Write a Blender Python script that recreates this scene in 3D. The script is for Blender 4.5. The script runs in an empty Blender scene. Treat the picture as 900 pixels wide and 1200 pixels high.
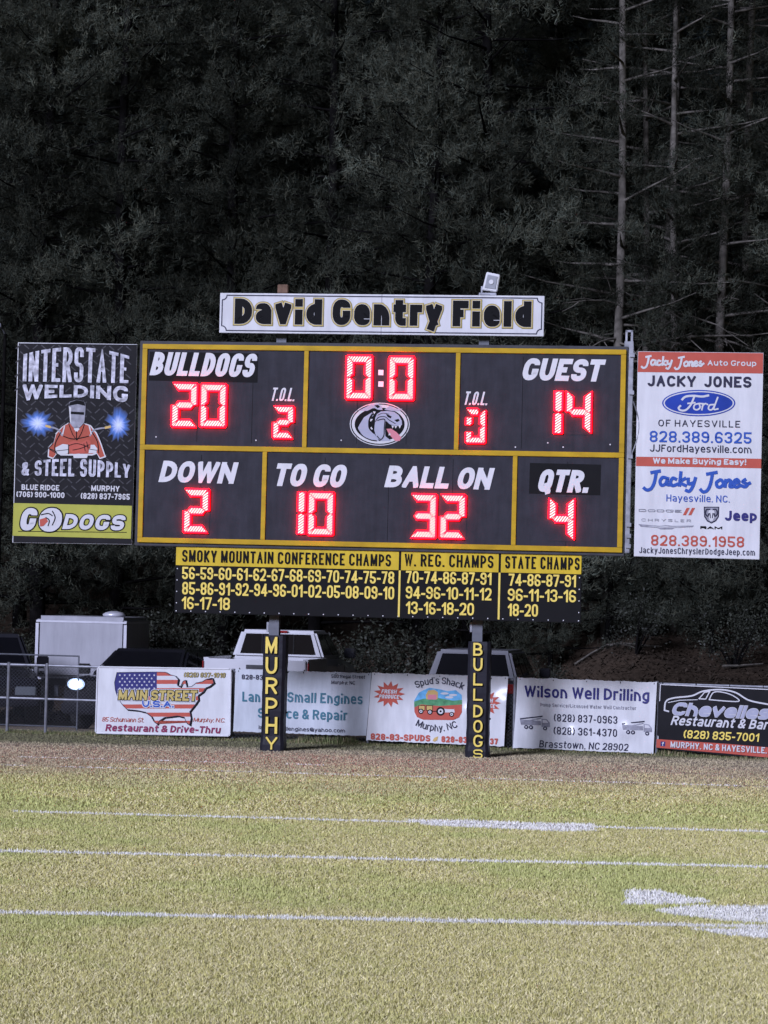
import bpy, bmesh, math, random
import numpy as np
from mathutils import Vector, Matrix
from mathutils.geometry import tessellate_polygon

R = math.radians
scene = bpy.context.scene
col = scene.collection

# ---------------------------------------------------------------- camera
EYE = Vector((0.0, 0.0, 2.2))
FPX = 3000.0                                   # focal length in photo pixels (photo 900 x 1200)
PITCH = math.atan(110 / FPX)
ROLL = R(1.4)
cam_data = bpy.data.cameras.new('camera')
cam_data.sensor_fit = 'HORIZONTAL'
cam_data.sensor_width = 36.0
cam_data.lens = 36.0 * FPX / 900.0
cam_data.clip_end = 2000
cam = bpy.data.objects.new('camera', cam_data)
col.objects.link(cam)
CAMROT = Matrix.Rotation(math.pi / 2 + PITCH, 3, 'X') @ Matrix.Rotation(ROLL, 3, 'Z')
cam.matrix_world = Matrix.Translation(EYE) @ CAMROT.to_4x4()
scene.camera = cam

# ---------------------------------------------------------------- night sky and the stadium light
SUN_EL, SUN_AZ = R(21.5), R(30)                  # light from behind the viewer, a little to the left
to_sun = Vector((-math.sin(SUN_AZ) * math.cos(SUN_EL), -math.cos(SUN_AZ) * math.cos(SUN_EL), math.sin(SUN_EL)))
world = bpy.data.worlds.new('World')
scene.world = world
world.use_nodes = True
wn = world.node_tree
sky = wn.nodes.new('ShaderNodeTexSky')
sky.sky_type = 'NISHITA'
sky.sun_disc = False
sky.sun_elevation = SUN_EL
sky.sun_rotation = math.atan2(to_sun.x, to_sun.y)
wn.links.new(sky.outputs[0], wn.nodes['Background'].inputs[0])
wn.nodes['Background'].inputs[1].default_value = 0.0035
sun_data = bpy.data.lights.new('floodlight_sun', 'SUN')
sun_data.energy = 5.0
sun_data.angle = R(15)
sun_data.color = (0.70, 0.735, 1.0)
sun = bpy.data.objects.new('floodlight_sun', sun_data)
sun.rotation_euler = to_sun.to_track_quat('Z', 'Y').to_euler()
sun.location = to_sun * 60
col.objects.link(sun)
vs = scene.view_settings
vs.view_transform = 'Standard'
vs.look = 'None'
vs.gamma = 1.0
vs.exposure = 0.0
vs.use_curve_mapping = False

# ---------------------------------------------------------------- materials
MATS = {}


def pm(name, c, rough=0.55, var=0.1, scale=6.0, metal=0.0, bump=0.0, bscale=60.0, emit=0.0, ecol=None, attr=None, spec=0.12, coat=0.0):
    m = bpy.data.materials.new(name)
    m.use_nodes = True
    nt = m.node_tree
    b = nt.nodes['Principled BSDF']
    b.inputs['Roughness'].default_value = rough
    b.inputs['Metallic'].default_value = metal
    b.inputs['Specular IOR Level'].default_value = spec
    b.inputs['Coat Weight'].default_value = coat
    tc = nt.nodes.new('ShaderNodeTexCoord')
    if attr:
        a = nt.nodes.new('ShaderNodeAttribute')
        a.attribute_name = attr
        nt.links.new(a.outputs['Color'], b.inputs['Base Color'])
    else:
        n = nt.nodes.new('ShaderNodeTexNoise')
        n.inputs['Scale'].default_value = scale
        n.inputs['Detail'].default_value = 6
        nt.links.new(tc.outputs['Object'], n.inputs['Vector'])
        r = nt.nodes.new('ShaderNodeValToRGB')
        r.color_ramp.elements[0].position = 0.3
        r.color_ramp.elements[1].position = 0.7
        r.color_ramp.elements[0].color = [max(0, x * (1 - var)) for x in c] + [1]
        r.color_ramp.elements[1].color = [min(1, x * (1 + var)) for x in c] + [1]
        nt.links.new(n.outputs['Fac'], r.inputs['Fac'])
        nt.links.new(r.outputs[0], b.inputs['Base Color'])
    if bump:
        n2 = nt.nodes.new('ShaderNodeTexNoise')
        n2.inputs['Scale'].default_value = bscale
        n2.inputs['Detail'].default_value = 4
        nt.links.new(tc.outputs['Object'], n2.inputs['Vector'])
        bp = nt.nodes.new('ShaderNodeBump')
        bp.inputs['Strength'].default_value = bump
        bp.inputs['Distance'].default_value = 0.02
        nt.links.new(n2.outputs['Fac'], bp.inputs['Height'])
        nt.links.new(bp.outputs[0], b.inputs['Normal'])
    if emit:
        b.inputs['Emission Color'].default_value = list(ecol or c) + [1]
        b.inputs['Emission Strength'].default_value = emit
    MATS[name] = m
    return m


pm('board_black', (0.026, 0.0255, 0.033), 0.6, 0.16, 5, bump=0.1, bscale=30)
pm('board_patch', (0.007, 0.007, 0.008), 0.7, 0.1)
pm('board_edge', (0.05, 0.05, 0.055), 0.5, 0.2)
pm('yellow', (0.45, 0.28, 0.014), 0.5, 0.1, 3)
pm('yellow_letter', (0.72, 0.56, 0.12), 0.5, 0.08)
pm('header_yellow', (0.56, 0.40, 0.03), 0.45, 0.06)
pm('white_letter', (0.58, 0.58, 0.60), 0.45, 0.05)
pm('white_sign', (0.58, 0.58, 0.60), 0.4, 0.05, 2)
pm('white_vinyl', (0.58, 0.585, 0.60), 0.28, 0.07, 2.2, bump=0.05, bscale=6, spec=0.5)
pm('white_print', (0.53, 0.53, 0.55), 0.45, 0.04)
pm('grey_vinyl', (0.48, 0.51, 0.55), 0.32, 0.1, 1.6, bump=0.05, bscale=5)
pm('black_print', (0.005, 0.005, 0.006), 0.7, 0.1)
pm('dark_print', (0.03, 0.03, 0.055), 0.4, 0.1)
pm('gold_print', (0.46, 0.36, 0.12), 0.4, 0.1)
pm('steel_print', (0.42, 0.42, 0.48), 0.4, 0.55, 14)
pm('plate_black', (0.009, 0.0085, 0.0105), 0.6, 0.25, 4)
pm('tread_print', (0.045, 0.044, 0.05), 0.42, 0.4, 20)
pm('lime_yellow', (0.36, 0.36, 0.06), 0.45, 0.08, 5)
pm('red_print', (0.50, 0.05, 0.035), 0.45, 0.08)
pm('brick_red', (0.42, 0.085, 0.06), 0.45, 0.06)
pm('maroon_print', (0.22, 0.03, 0.08), 0.45, 0.08)
pm('pink_print', (0.55, 0.2, 0.24), 0.45, 0.08)
pm('blue_print', (0.03, 0.085, 0.36), 0.45, 0.08)
pm('oval_blue', (0.02, 0.05, 0.30), 0.35, 0.2, 2)
pm('navy_print', (0.03, 0.03, 0.14), 0.45, 0.08)
pm('teal_print', (0.05, 0.15, 0.2), 0.45, 0.08)
pm('sky_print', (0.12, 0.35, 0.58), 0.45, 0.25, 12)
pm('green_print', (0.08, 0.25, 0.12), 0.45, 0.3, 14)
pm('tan_print', (0.5, 0.34, 0.12), 0.45, 0.15)
pm('grey_print', (0.25, 0.25, 0.29), 0.45, 0.25, 12)
pm('dog_grey', (0.34, 0.35, 0.44), 0.45, 0.08)
pm('helmet_grey', (0.24, 0.24, 0.28), 0.4, 0.4, 10)
pm('jacket_red', (0.36, 0.075, 0.045), 0.45, 0.12)
pm('arc_print', (1, 1, 1), 0.5, attr='tint')
pm('pad_black', (0.018, 0.018, 0.024), 0.42, 0.25, 3, bump=0.4, bscale=7)
pm('steel', (0.11, 0.115, 0.13), 0.45, 0.2, 8, metal=0.3)
pm('galvanised', (0.24, 0.245, 0.27), 0.42, 0.25, 10, metal=0.5)
pm('rusty_wood', (0.16, 0.10, 0.07), 0.8, 0.3, 14, bump=0.4)
pm('mesh_wire', (0.07, 0.072, 0.08), 0.5, 0.1)
pm('lamp_white', (0.62, 0.62, 0.64), 0.4, 0.1)
pm('lamp_glass', (0.3, 0.31, 0.34), 0.15, 0.1)
pm('led_red', (0.5, 0.01, 0.03), 0.4, emit=24.0, ecol=(1.0, 0.0004, 0.0030))
pm('led_core', (0.9, 0.6, 0.55), 0.4, emit=2.2, ecol=(1.0, 0.33, 0.24))
pm('led_dim', (0.6, 0.05, 0.06), 0.4, emit=1.1, ecol=(1.0, 0.10, 0.14))
pm('led_dark', (0.05, 0.012, 0.018), 0.4)
pm('colon_white', (0.66, 0.66, 0.7), 0.4)
pm('car_white', (0.50, 0.50, 0.53), 0.3, 0.05, 3, coat=0.4)
pm('car_black', (0.010, 0.010, 0.013), 0.25, 0.15, 3, coat=0.5)
pm('car_grey', (0.022, 0.022, 0.027), 0.3, 0.1, 3, coat=0.5)
pm('car_silver', (0.17, 0.17, 0.19), 0.35, 0.05, 3, coat=0.3)
pm('chrome', (0.5, 0.5, 0.54), 0.2, 0.05, metal=0.9)
pm('car_glass', (0.006, 0.006, 0.008), 0.08, 0.1, spec=0.6)
pm('tyre', (0.012, 0.012, 0.012), 0.8, 0.2)
pm('rim', (0.3, 0.3, 0.32), 0.35, 0.1, metal=0.6)
pm('tail_red', (0.2, 0.01, 0.01), 0.3, 0.1)
pm('headlight_on', (0.9, 0.95, 1.0), 0.3, emit=60.0, ecol=(0.82, 0.92, 1.0))
pm('headlight_halo', (0.6, 0.7, 0.8), 0.2, emit=0.35, ecol=(0.25, 0.45, 1.0))  # dim blue emission imitating the glow round the lit bulb
pm('headlight_glow', (0.6, 0.7, 0.8), 0.2, emit=1.3, ecol=(0.5, 0.72, 1.0))
pm('headlight_off', (0.10, 0.11, 0.12), 0.15, 0.1)
pm('trailer_white', (0.34, 0.34, 0.37), 0.4, 0.07, 1.5)
pm('trailer_trim', (0.5, 0.5, 0.55), 0.35, 0.1, metal=0.3)
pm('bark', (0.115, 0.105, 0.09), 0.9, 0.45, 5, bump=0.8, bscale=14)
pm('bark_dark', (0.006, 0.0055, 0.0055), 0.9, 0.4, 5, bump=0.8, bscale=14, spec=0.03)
pm('needles', (1, 1, 1), 0.9, attr='tint', spec=0.04)
pm('leaves', (1, 1, 1), 0.6, attr='tint', spec=0.3)
pm('blades', (1, 1, 1), 0.7, attr='tint', spec=0.15)
pm('litter', (1, 1, 1), 0.85, attr='tint', spec=0.15)
pm('paint_white', (0.80, 0.79, 0.76), 0.8, 0.2, 18, bump=0.4, bscale=40)
pm('bright_lamp', (0.9, 1, 0.95), 0.3, emit=25, ecol=(0.75, 1.0, 0.92))


def streak(name, sx, sy, sz, lo, hi):
    """weathering: stretched stains multiplied into the paint's own colour"""
    nt = MATS[name].node_tree
    b = nt.nodes['Principled BSDF']
    src = b.inputs['Base Color'].links[0].from_socket
    tc = nt.nodes.new('ShaderNodeTexCoord')
    mp = nt.nodes.new('ShaderNodeMapping')
    mp.inputs['Scale'].default_value = (sx, sy, sz)
    nz = nt.nodes.new('ShaderNodeTexNoise')
    nz.inputs['Scale'].default_value = 1.0
    nz.inputs['Detail'].default_value = 8
    nz.inputs['Roughness'].default_value = 0.65
    mr = nt.nodes.new('ShaderNodeMapRange')
    mr.inputs['From Min'].default_value = 0.3
    mr.inputs['From Max'].default_value = 0.7
    mr.inputs['To Min'].default_value = lo
    mr.inputs['To Max'].default_value = hi
    vm = nt.nodes.new('ShaderNodeVectorMath')
    vm.operation = 'SCALE'
    nt.links.new(tc.outputs['Object'], mp.inputs[0])
    nt.links.new(mp.outputs[0], nz.inputs['Vector'])
    nt.links.new(nz.outputs['Fac'], mr.inputs['Value'])
    nt.links.new(src, vm.inputs[0])
    nt.links.new(mr.outputs[0], vm.inputs['Scale'])
    nt.links.new(vm.outputs[0], b.inputs['Base Color'])


streak('board_black', 9, 9, 1.2, 0.8, 1.22)
streak('yellow', 3, 3, 9, 0.82, 1.1)
streak('white_sign', 7, 7, 1.0, 0.88, 1.06)
streak('white_vinyl', 8, 8, 1.4, 0.86, 1.06)
streak('grey_vinyl', 8, 8, 1.4, 0.84, 1.06)
streak('header_yellow', 10, 10, 2, 0.85, 1.08)
streak('trailer_white', 6, 6, 0.8, 0.85, 1.08)


def vary_per_object(name, lo, hi):
    nt = MATS[name].node_tree
    b = nt.nodes['Principled BSDF']
    src = b.inputs['Base Color'].links[0].from_socket
    oi = nt.nodes.new('ShaderNodeObjectInfo')
    mr = nt.nodes.new('ShaderNodeMapRange')
    mr.inputs['To Min'].default_value = lo
    mr.inputs['To Max'].default_value = hi
    nt.links.new(oi.outputs['Random'], mr.inputs['Value'])
    vm = nt.nodes.new('ShaderNodeVectorMath')
    vm.operation = 'SCALE'
    nt.links.new(src, vm.inputs[0])
    nt.links.new(mr.outputs[0], vm.inputs['Scale'])
    nt.links.new(vm.outputs[0], b.inputs['Base Color'])


vary_per_object('needles', 0.6, 1.1)

# ---------------------------------------------------------------- frames, things, meshes
class Frame:
    """a vertical plane through O (on the ground); u runs along it, w away from the viewer"""

    def __init__(s, O, a):
        s.O, s.a = Vector(O), a
        s.u = Vector((math.cos(a), -math.sin(a), 0))
        s.w = Vector((math.sin(a), math.cos(a), 0))

    def world(s, u, w, z):
        return s.O + s.u * u + s.w * w + Vector((0, 0, z))

    def at(s, px, py, w=0.0):
        d = CAMROT @ Vector(((px - 450) / FPX, -(py - 600) / FPX, -1))
        t = (s.O + s.w * w - EYE).dot(s.w) / d.dot(s.w)
        p = EYE + d * t - s.O
        return p.dot(s.u), p.z


BOARD = Frame((0, 37.8, 0), R(7))
FENCE = Frame((0, 40.4, 0), R(11))
WORLD = Frame((0, 0, 0), 0)
BASE = {}


def ground_at(px, py, z=0.0):
    d = CAMROT @ Vector(((px - 450) / FPX, -(py - 600) / FPX, -1))
    t = (z - EYE.z) / d.z
    p = EYE + d * t
    return p.x, p.y


def x_at(px, py, y):
    d = CAMROT @ Vector(((px - 450) / FPX, -(py - 600) / FPX, -1))
    return d.x / d.y * y


def tag(o, label=None, cat=None, group=None, kind=None):
    if label: o['label'] = label
    if cat: o['category'] = cat
    if group: o['group'] = group
    if kind: o['kind'] = kind
    return o


def thing(name, label, cat, fr=WORLD, base=(0, 0, 0), group=None):
    o = bpy.data.objects.new(name, None)
    col.objects.link(o)
    o.empty_display_size = 0.2
    o.location = fr.world(*base)
    o.rotation_euler = (0, 0, -fr.a)
    BASE[o.name] = Vector(base)
    return tag(o, label, cat, group)


class MB:
    def __init__(s):
        s.v, s.f, s.m, s.mats = [], [], [], []

    def mi(s, mat):
        if mat not in s.mats: s.mats.append(mat)
        return s.mats.index(mat)

    def face(s, pts, mat):
        i = len(s.v)
        s.v += [tuple(p) for p in pts]
        s.f.append(tuple(range(i, i + len(pts))))
        s.m.append(s.mi(mat))
        return s

    def box(s, x0, x1, y0, y1, z0, z1, mat):
        i = len(s.v)
        s.v += [(x, y, z) for z in (z0, z1) for y in (y0, y1) for x in (x0, x1)]
        for f in ((0, 2, 3, 1), (4, 5, 7, 6), (0, 1, 5, 4), (2, 6, 7, 3), (0, 4, 6, 2), (1, 3, 7, 5)):
            s.f.append(tuple(i + k for k in f))
            s.m.append(s.mi(mat))
        return s

    def tube(s, pts, rad, mat, n=8, cap=True):
        pts = [Vector(p) for p in pts]
        rads = rad if isinstance(rad, (list, tuple)) else [rad] * len(pts)
        i0 = len(s.v)
        for k, p in enumerate(pts):
            d = (pts[min(k + 1, len(pts) - 1)] - pts[max(k - 1, 0)]).normalized()
            a = d.orthogonal().normalized() if abs(d.z) < 0.99 else Vector((1, 0, 0))
            if abs(d.z) < 0.99: a = d.cross(Vector((0, 0, 1))).normalized()
            b = d.cross(a).normalized()
            for j in range(n):
                t = 2 * math.pi * j / n
                s.v.append(tuple(p + (a * math.cos(t) + b * math.sin(t)) * rads[k]))
        mi = s.mi(mat)
        for k in range(len(pts) - 1):
            for j in range(n):
                q = (j + 1) % n
                s.f.append((i0 + k * n + j, i0 + k * n + q, i0 + (k + 1) * n + q, i0 + (k + 1) * n + j))
                s.m.append(mi)
        if cap:
            s.f.append(tuple(i0 + j for j in range(n))[::-1]); s.m.append(mi)
            s.f.append(tuple(i0 + (len(pts) - 1) * n + j for j in range(n))); s.m.append(mi)
        return s

    def loft(s, rings, mat):
        n = len(rings[0]); i0 = len(s.v); mi = s.mi(mat)
        for r in rings: s.v += [tuple(p) for p in r]
        for k in range(len(rings) - 1):
            for j in range(n):
                q = (j + 1) % n
                s.f.append((i0 + k * n + j, i0 + k * n + q, i0 + (k + 1) * n + q, i0 + (k + 1) * n + j)); s.m.append(mi)
        s.f.append(tuple(i0 + j for j in range(n))[::-1]); s.m.append(mi)
        s.f.append(tuple(i0 + (len(rings) - 1) * n + j for j in range(n))); s.m.append(mi)
        return s

    def build(s, name, parent=None, base=None, bevel=0.0, smooth=False):
        me = bpy.data.meshes.new(name)
        b = base if base is not None else (BASE[parent.name] if parent else Vector((0, 0, 0)))
        me.from_pydata([(x - b[0], y - b[1], z - b[2]) for x, y, z in s.v], [], s.f)
        for k in s.mats: me.materials.append(MATS[k])
        if len(s.mats) > 1: me.polygons.foreach_set('material_index', s.m)
        if bevel:
            bm = bmesh.new(); bm.from_mesh(me)
            bmesh.ops.remove_doubles(bm, verts=bm.verts, dist=1e-5)
            ed = [e for e in bm.edges if len(e.link_faces) == 2 and e.calc_face_angle(0) > 0.5]
            bmesh.ops.bevel(bm, geom=ed, offset=bevel, segments=2, affect='EDGES', clamp_overlap=True)
            bm.to_mesh(me); bm.free()
        if smooth: me.polygons.foreach_set('use_smooth', [True] * len(me.polygons))
        me.update()
        o = bpy.data.objects.new(name, me)
        col.objects.link(o)
        if parent: o.parent = parent
        BASE[o.name] = Vector(b)
        return o


# ---------------------------------------------------------------- lettering: a stroke alphabet of our own
GL = {}


def _g(s):
    for line in s.strip().split('\n'):
        k, w, *st = line.split()
        GL[k] = (float(w), st)


_g('''A 1.05 0c4k8c 2f6f
B 1 0k7k*7g*0g 0g8g*8c*0c 0c0k
C 1 8i8k*0k*0c*8c*8e
D 1 0c0k8k*8c*o
E .85 8k0k0c8c 0g7g
F .8 8k0k0c 0g7g
G 1.02 8i8k*0k*0c*8c*8f5f
H 1 0c0k 8c8k 0g8g
I 0 0c0k
J .8 8k8c*0c*0e
K 1 0c0k 8k0f 2g8c
L .78 0k0c8c
M 1.3 0c0k 8c8k 0k4d8k
N 1.05 0c0k 8c8k 0k8c
O 1.02 0c*0k*8k*8c*o
P .95 0c0k 0k8k*8f*0f
Q 1.02 0c*0k*8k*8c*o 5f8b
R 1 0c0k 0k8k*8g*0g 4g8c
S .95 8i8k*0k*0g*8g*8c*0c*0e
T .95 0k8k 4c4k
U 1 0k0c*8c*8k
V 1.05 0k4c8k
W 1.55 0k2c4k6c8k
X 1.05 0c8k 0k8c
Y 1.05 0k4f8k 4f4c
Z .95 0k8k 8k0c 0c8c
0 .88 0c*0k*8k*8c*o
1 .45 0i8k 8k8c
2 .88 0i0k*8k*8g*0c 0c8c
3 .88 0i0k*8k*8g*3g 3g8g*8c*0c*0e
4 .95 6c6k 6k0e 0e8e
5 .88 8k0k0g 0g8g*8c*0c*0e
6 .88 8i8k*0k*0c*8c*8g*0g
7 .82 0k8k 8k3c
8 .88 0g*0k*8k*8g*o 0c*0g*8g*8c*o
9 .88 8g0g*0k*8k*8c*0c*0e
a .82 0h0i*8i*8c 8f0f*0c*8c
b .82 0k0c 0i8i*8c*0c
c .78 8h8i*0i*0c*8c*8d
d .82 8k8c 8i0i*0c*8c
e .82 0f8f8i*0i*0c*8c*8d
f .45 8k3k*3c 0i8i
g .82 8i8a*0a*0b 8i0i*0c*8c
h .82 0c0k 0i8i*8c
i 0 0c0h 0k0k
j .3 8h8a*0a 8k8k
k .8 0c0k 8i1e 3f8c
l 0 0c0k
m 1.5 0c0i 0i4i*4c 4i8i*8c
n .82 0c0i 0i8i*8c
o .84 0c*0i*8i*8c*o
p .82 0a0i 0i8i*8c*0c
q .82 8a8i 8i0i*0c*8c
r .45 0c0i 0i8i
s .74 8h8i*0i*0f*8f*8c*0c*0d
t .5 3k3c*8c 0i8i
u .82 0i0c*8c*8i 8c8i
v .85 0i4c8i
w 1.35 0i2c4i6c8i
x .85 0c8i 0i8c
y .85 0i4c 8i2a
z .8 0i8i 8i0c 0c8c
. 0 0c0c
, 0 0c0b
- .4 0f8f
& 1.1 8c1h*1k*6k*6h*0f*0c*6c*8f
( .25 8k0i0e8c
) .25 0k8i8e0c
/ .4 0c8k
' 0 0k0j
@ 1.3 6e6h2h2e6e 6e8e8k*0k*0c*8c
! 0 0k0f 0c0c
: 0 0c0c 0h0h''')


def clip(poly, ax, lim, keep_less):
    out = []
    for i, p in enumerate(poly):
        q = poly[(i + 1) % len(poly)]
        ip = (p[ax] <= lim) if keep_less else (p[ax] >= lim)
        iq = (q[ax] <= lim) if keep_less else (q[ax] >= lim)
        if ip: out.append(p)
        if ip != iq:
            t = (lim - p[ax]) / (q[ax] - p[ax])
            out.append((p[0] + (q[0] - p[0]) * t, p[1] + (q[1] - p[1]) * t))
    return out


def clip_box(poly, x0, x1, y0, y1):
    for ax, lim, less in ((0, x0, False), (0, x1, True), (1, y0, False), (1, y1, True)):
        poly = clip(poly, ax, lim, less)
        if len(poly) < 3: return []
    return poly


def ribbon(pts, hw, closed=False, ext=0.0, e0=1, e1=1):
    """quads along a polyline with mitred joints"""
    P = [Vector(p) for p in pts]
    P = [p for i, p in enumerate(P) if i == 0 or (p - P[i - 1]).length > 1e-6]
    if closed and len(P) > 1 and (P[0] - P[-1]).length < 1e-6: P.pop()
    if len(P) == 1:
        x, y = P[0]
        return [[(x - hw, y - hw), (x + hw, y - hw), (x + hw, y + hw), (x - hw, y + hw)]]
    n = len(P)
    if not closed and ext:
        a = (P[0] - P[1]).normalized(); b = (P[-1] - P[-2]).normalized()
        P[0] = P[0] + a * ext * e0; P[-1] = P[-1] + b * ext * e1
    segs = n if closed else n - 1
    nor = []
    for i in range(segs):
        d = (P[(i + 1) % n] - P[i]).normalized()
        nor.append(Vector((-d.y, d.x)))
    quads = []

    def off(i, seg):
        prev = seg - 1 if i == seg else seg
        nxt = seg if i == seg else seg + 1
        if closed: prev %= segs; nxt %= segs
        if prev < 0 or nxt >= segs: return nor[seg] * hw
        m = nor[prev] + nor[nxt]
        if m.length < 1e-4: return nor[seg] * hw
        m.normalize()
        c = m.dot(nor[seg])
        return m * (hw / max(c, 0.30))

    for i in range(segs):
        a, b = P[i], P[(i + 1) % n]
        oa, ob = off(i, i), off(i + 1, i)
        quads.append([tuple(a + oa), tuple(a - oa), tuple(b - ob), tuple(b + ob)])
    return quads


def round_path(pts, rnd, closed, steps=5):
    n = len(pts); out = []
    for i in range(n):
        p = Vector(pts[i])
        ends = (i == 0 or i == n - 1) and not closed
        if not rnd[i] or ends:
            out.append(p); continue
        a, b = Vector(pts[i - 1]), Vector(pts[(i + 1) % n])
        la, lb = (a - p).length, (b - p).length
        pa, pb = (i - 1) % n, (i + 1) % n
        ka = 0.5 if (rnd[pa] and (closed or pa not in (0, n - 1))) else 0.95
        kb = 0.5 if (rnd[pb] and (closed or pb not in (0, n - 1))) else 0.95
        ra, rb = la * min(ka, 0.44 if ka == 0.5 else 0.8), lb * min(kb, 0.44 if kb == 0.5 else 0.8)
        ra, rb = min(ra, rb * 1.5), min(rb, ra * 1.5)
        pa_, pb_ = (a - p).normalized() * ra, (b - p).normalized() * rb
        for k in range(steps + 1):
            t = math.pi / 2 * k / steps
            out.append(p + pa_ * (1 - math.sin(t)) + pb_ * (1 - math.cos(t)))
    return out


def text_polys(s, W, H, t=0.2, gap=0.12, shear=0.0, extra=0.0, space=0.55, warp=None):
    """polygons of a line of text filling W x H (cap height H, baseline 0); t = stroke / H"""
    T = t * H
    G = gap * H
    fixed, var = 0.0, 0.0
    for i, ch in enumerate(s):
        if ch == ' ': var += space * 0.5; fixed += 0.16 * H; continue
        fixed += T; var += GL[ch][0]
        if i < len(s) - 1: fixed += G
    Wb = max((W - fixed - abs(shear) * H * 0.9) / max(var, 0.01), 0.02 * H)
    if T > 0.80 * Wb and var > 0.1:
        k = 0.80 * Wb / T
        if k < 0.98 and t > 0.03:
            return text_polys(s, W, H, t * max(k, 0.8) * 0.98, gap, shear, extra, space, warp)
    x = 0.0; out = []
    hw = T / 2 + extra
    for ch in s:
        if ch == ' ': x += space * 0.5 * Wb + 0.16 * H; continue
        w, strokes = GL[ch]
        gw = w * Wb
        low = -0.25 * H if ch in 'gjpqy,Q' else 0.0
        for st in strokes:
            closed = st.endswith('o'); q = st.rstrip('o') if closed else st
            pts, rnd = [], []
            i = 0
            while i < len(q):
                px, py = int(q[i]) / 8, (ord(q[i + 1]) - 99) / 8
                i += 2
                r = i < len(q) and q[i] == '*'
                if r: i += 1
                pts.append((T / 2 + px * gw, T / 2 + py * (H - T))); rnd.append(r)
            path = round_path(pts, rnd, closed)
            ee = []
            qs_ = q.replace('*', '')
            for (c0, c1) in ((qs_[0:2], qs_[2:4]), (qs_[-2:], qs_[-4:-2])):
                vert = c0[0] == c1[0]
                at_edge = (c0[1] in 'cka' or (c0[1] in 'ih' and ch.islower() and c0 + c1 in ('0i0c', '0i8i', '0i4c', '8i8c', '8i2a', '8i1e', '0i8c', '8i0c', '0i0a', '8i8a', '8i6c', '0i2c', '8h8a', '8i4c', '8i3i'))) if vert or c0[1] in 'cka' else c0[0] in '08'
                ee.append(1 if at_edge else extra / hw)
            for qd in ribbon(path, hw, closed, hw, ee[0], ee[1]):
                qd = clip_box(qd, -extra, gw + T + extra, low - extra, H + extra)
                if len(qd) >= 3: out.append([(x + a + shear * b, b) for a, b in qd])
        x += gw + T + G
    if warp: out = [[warp(a / W, b / H) for a, b in p] for p in out]; out = [[(a * W, b * H) for a, b in p] for p in out]
    return out


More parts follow.
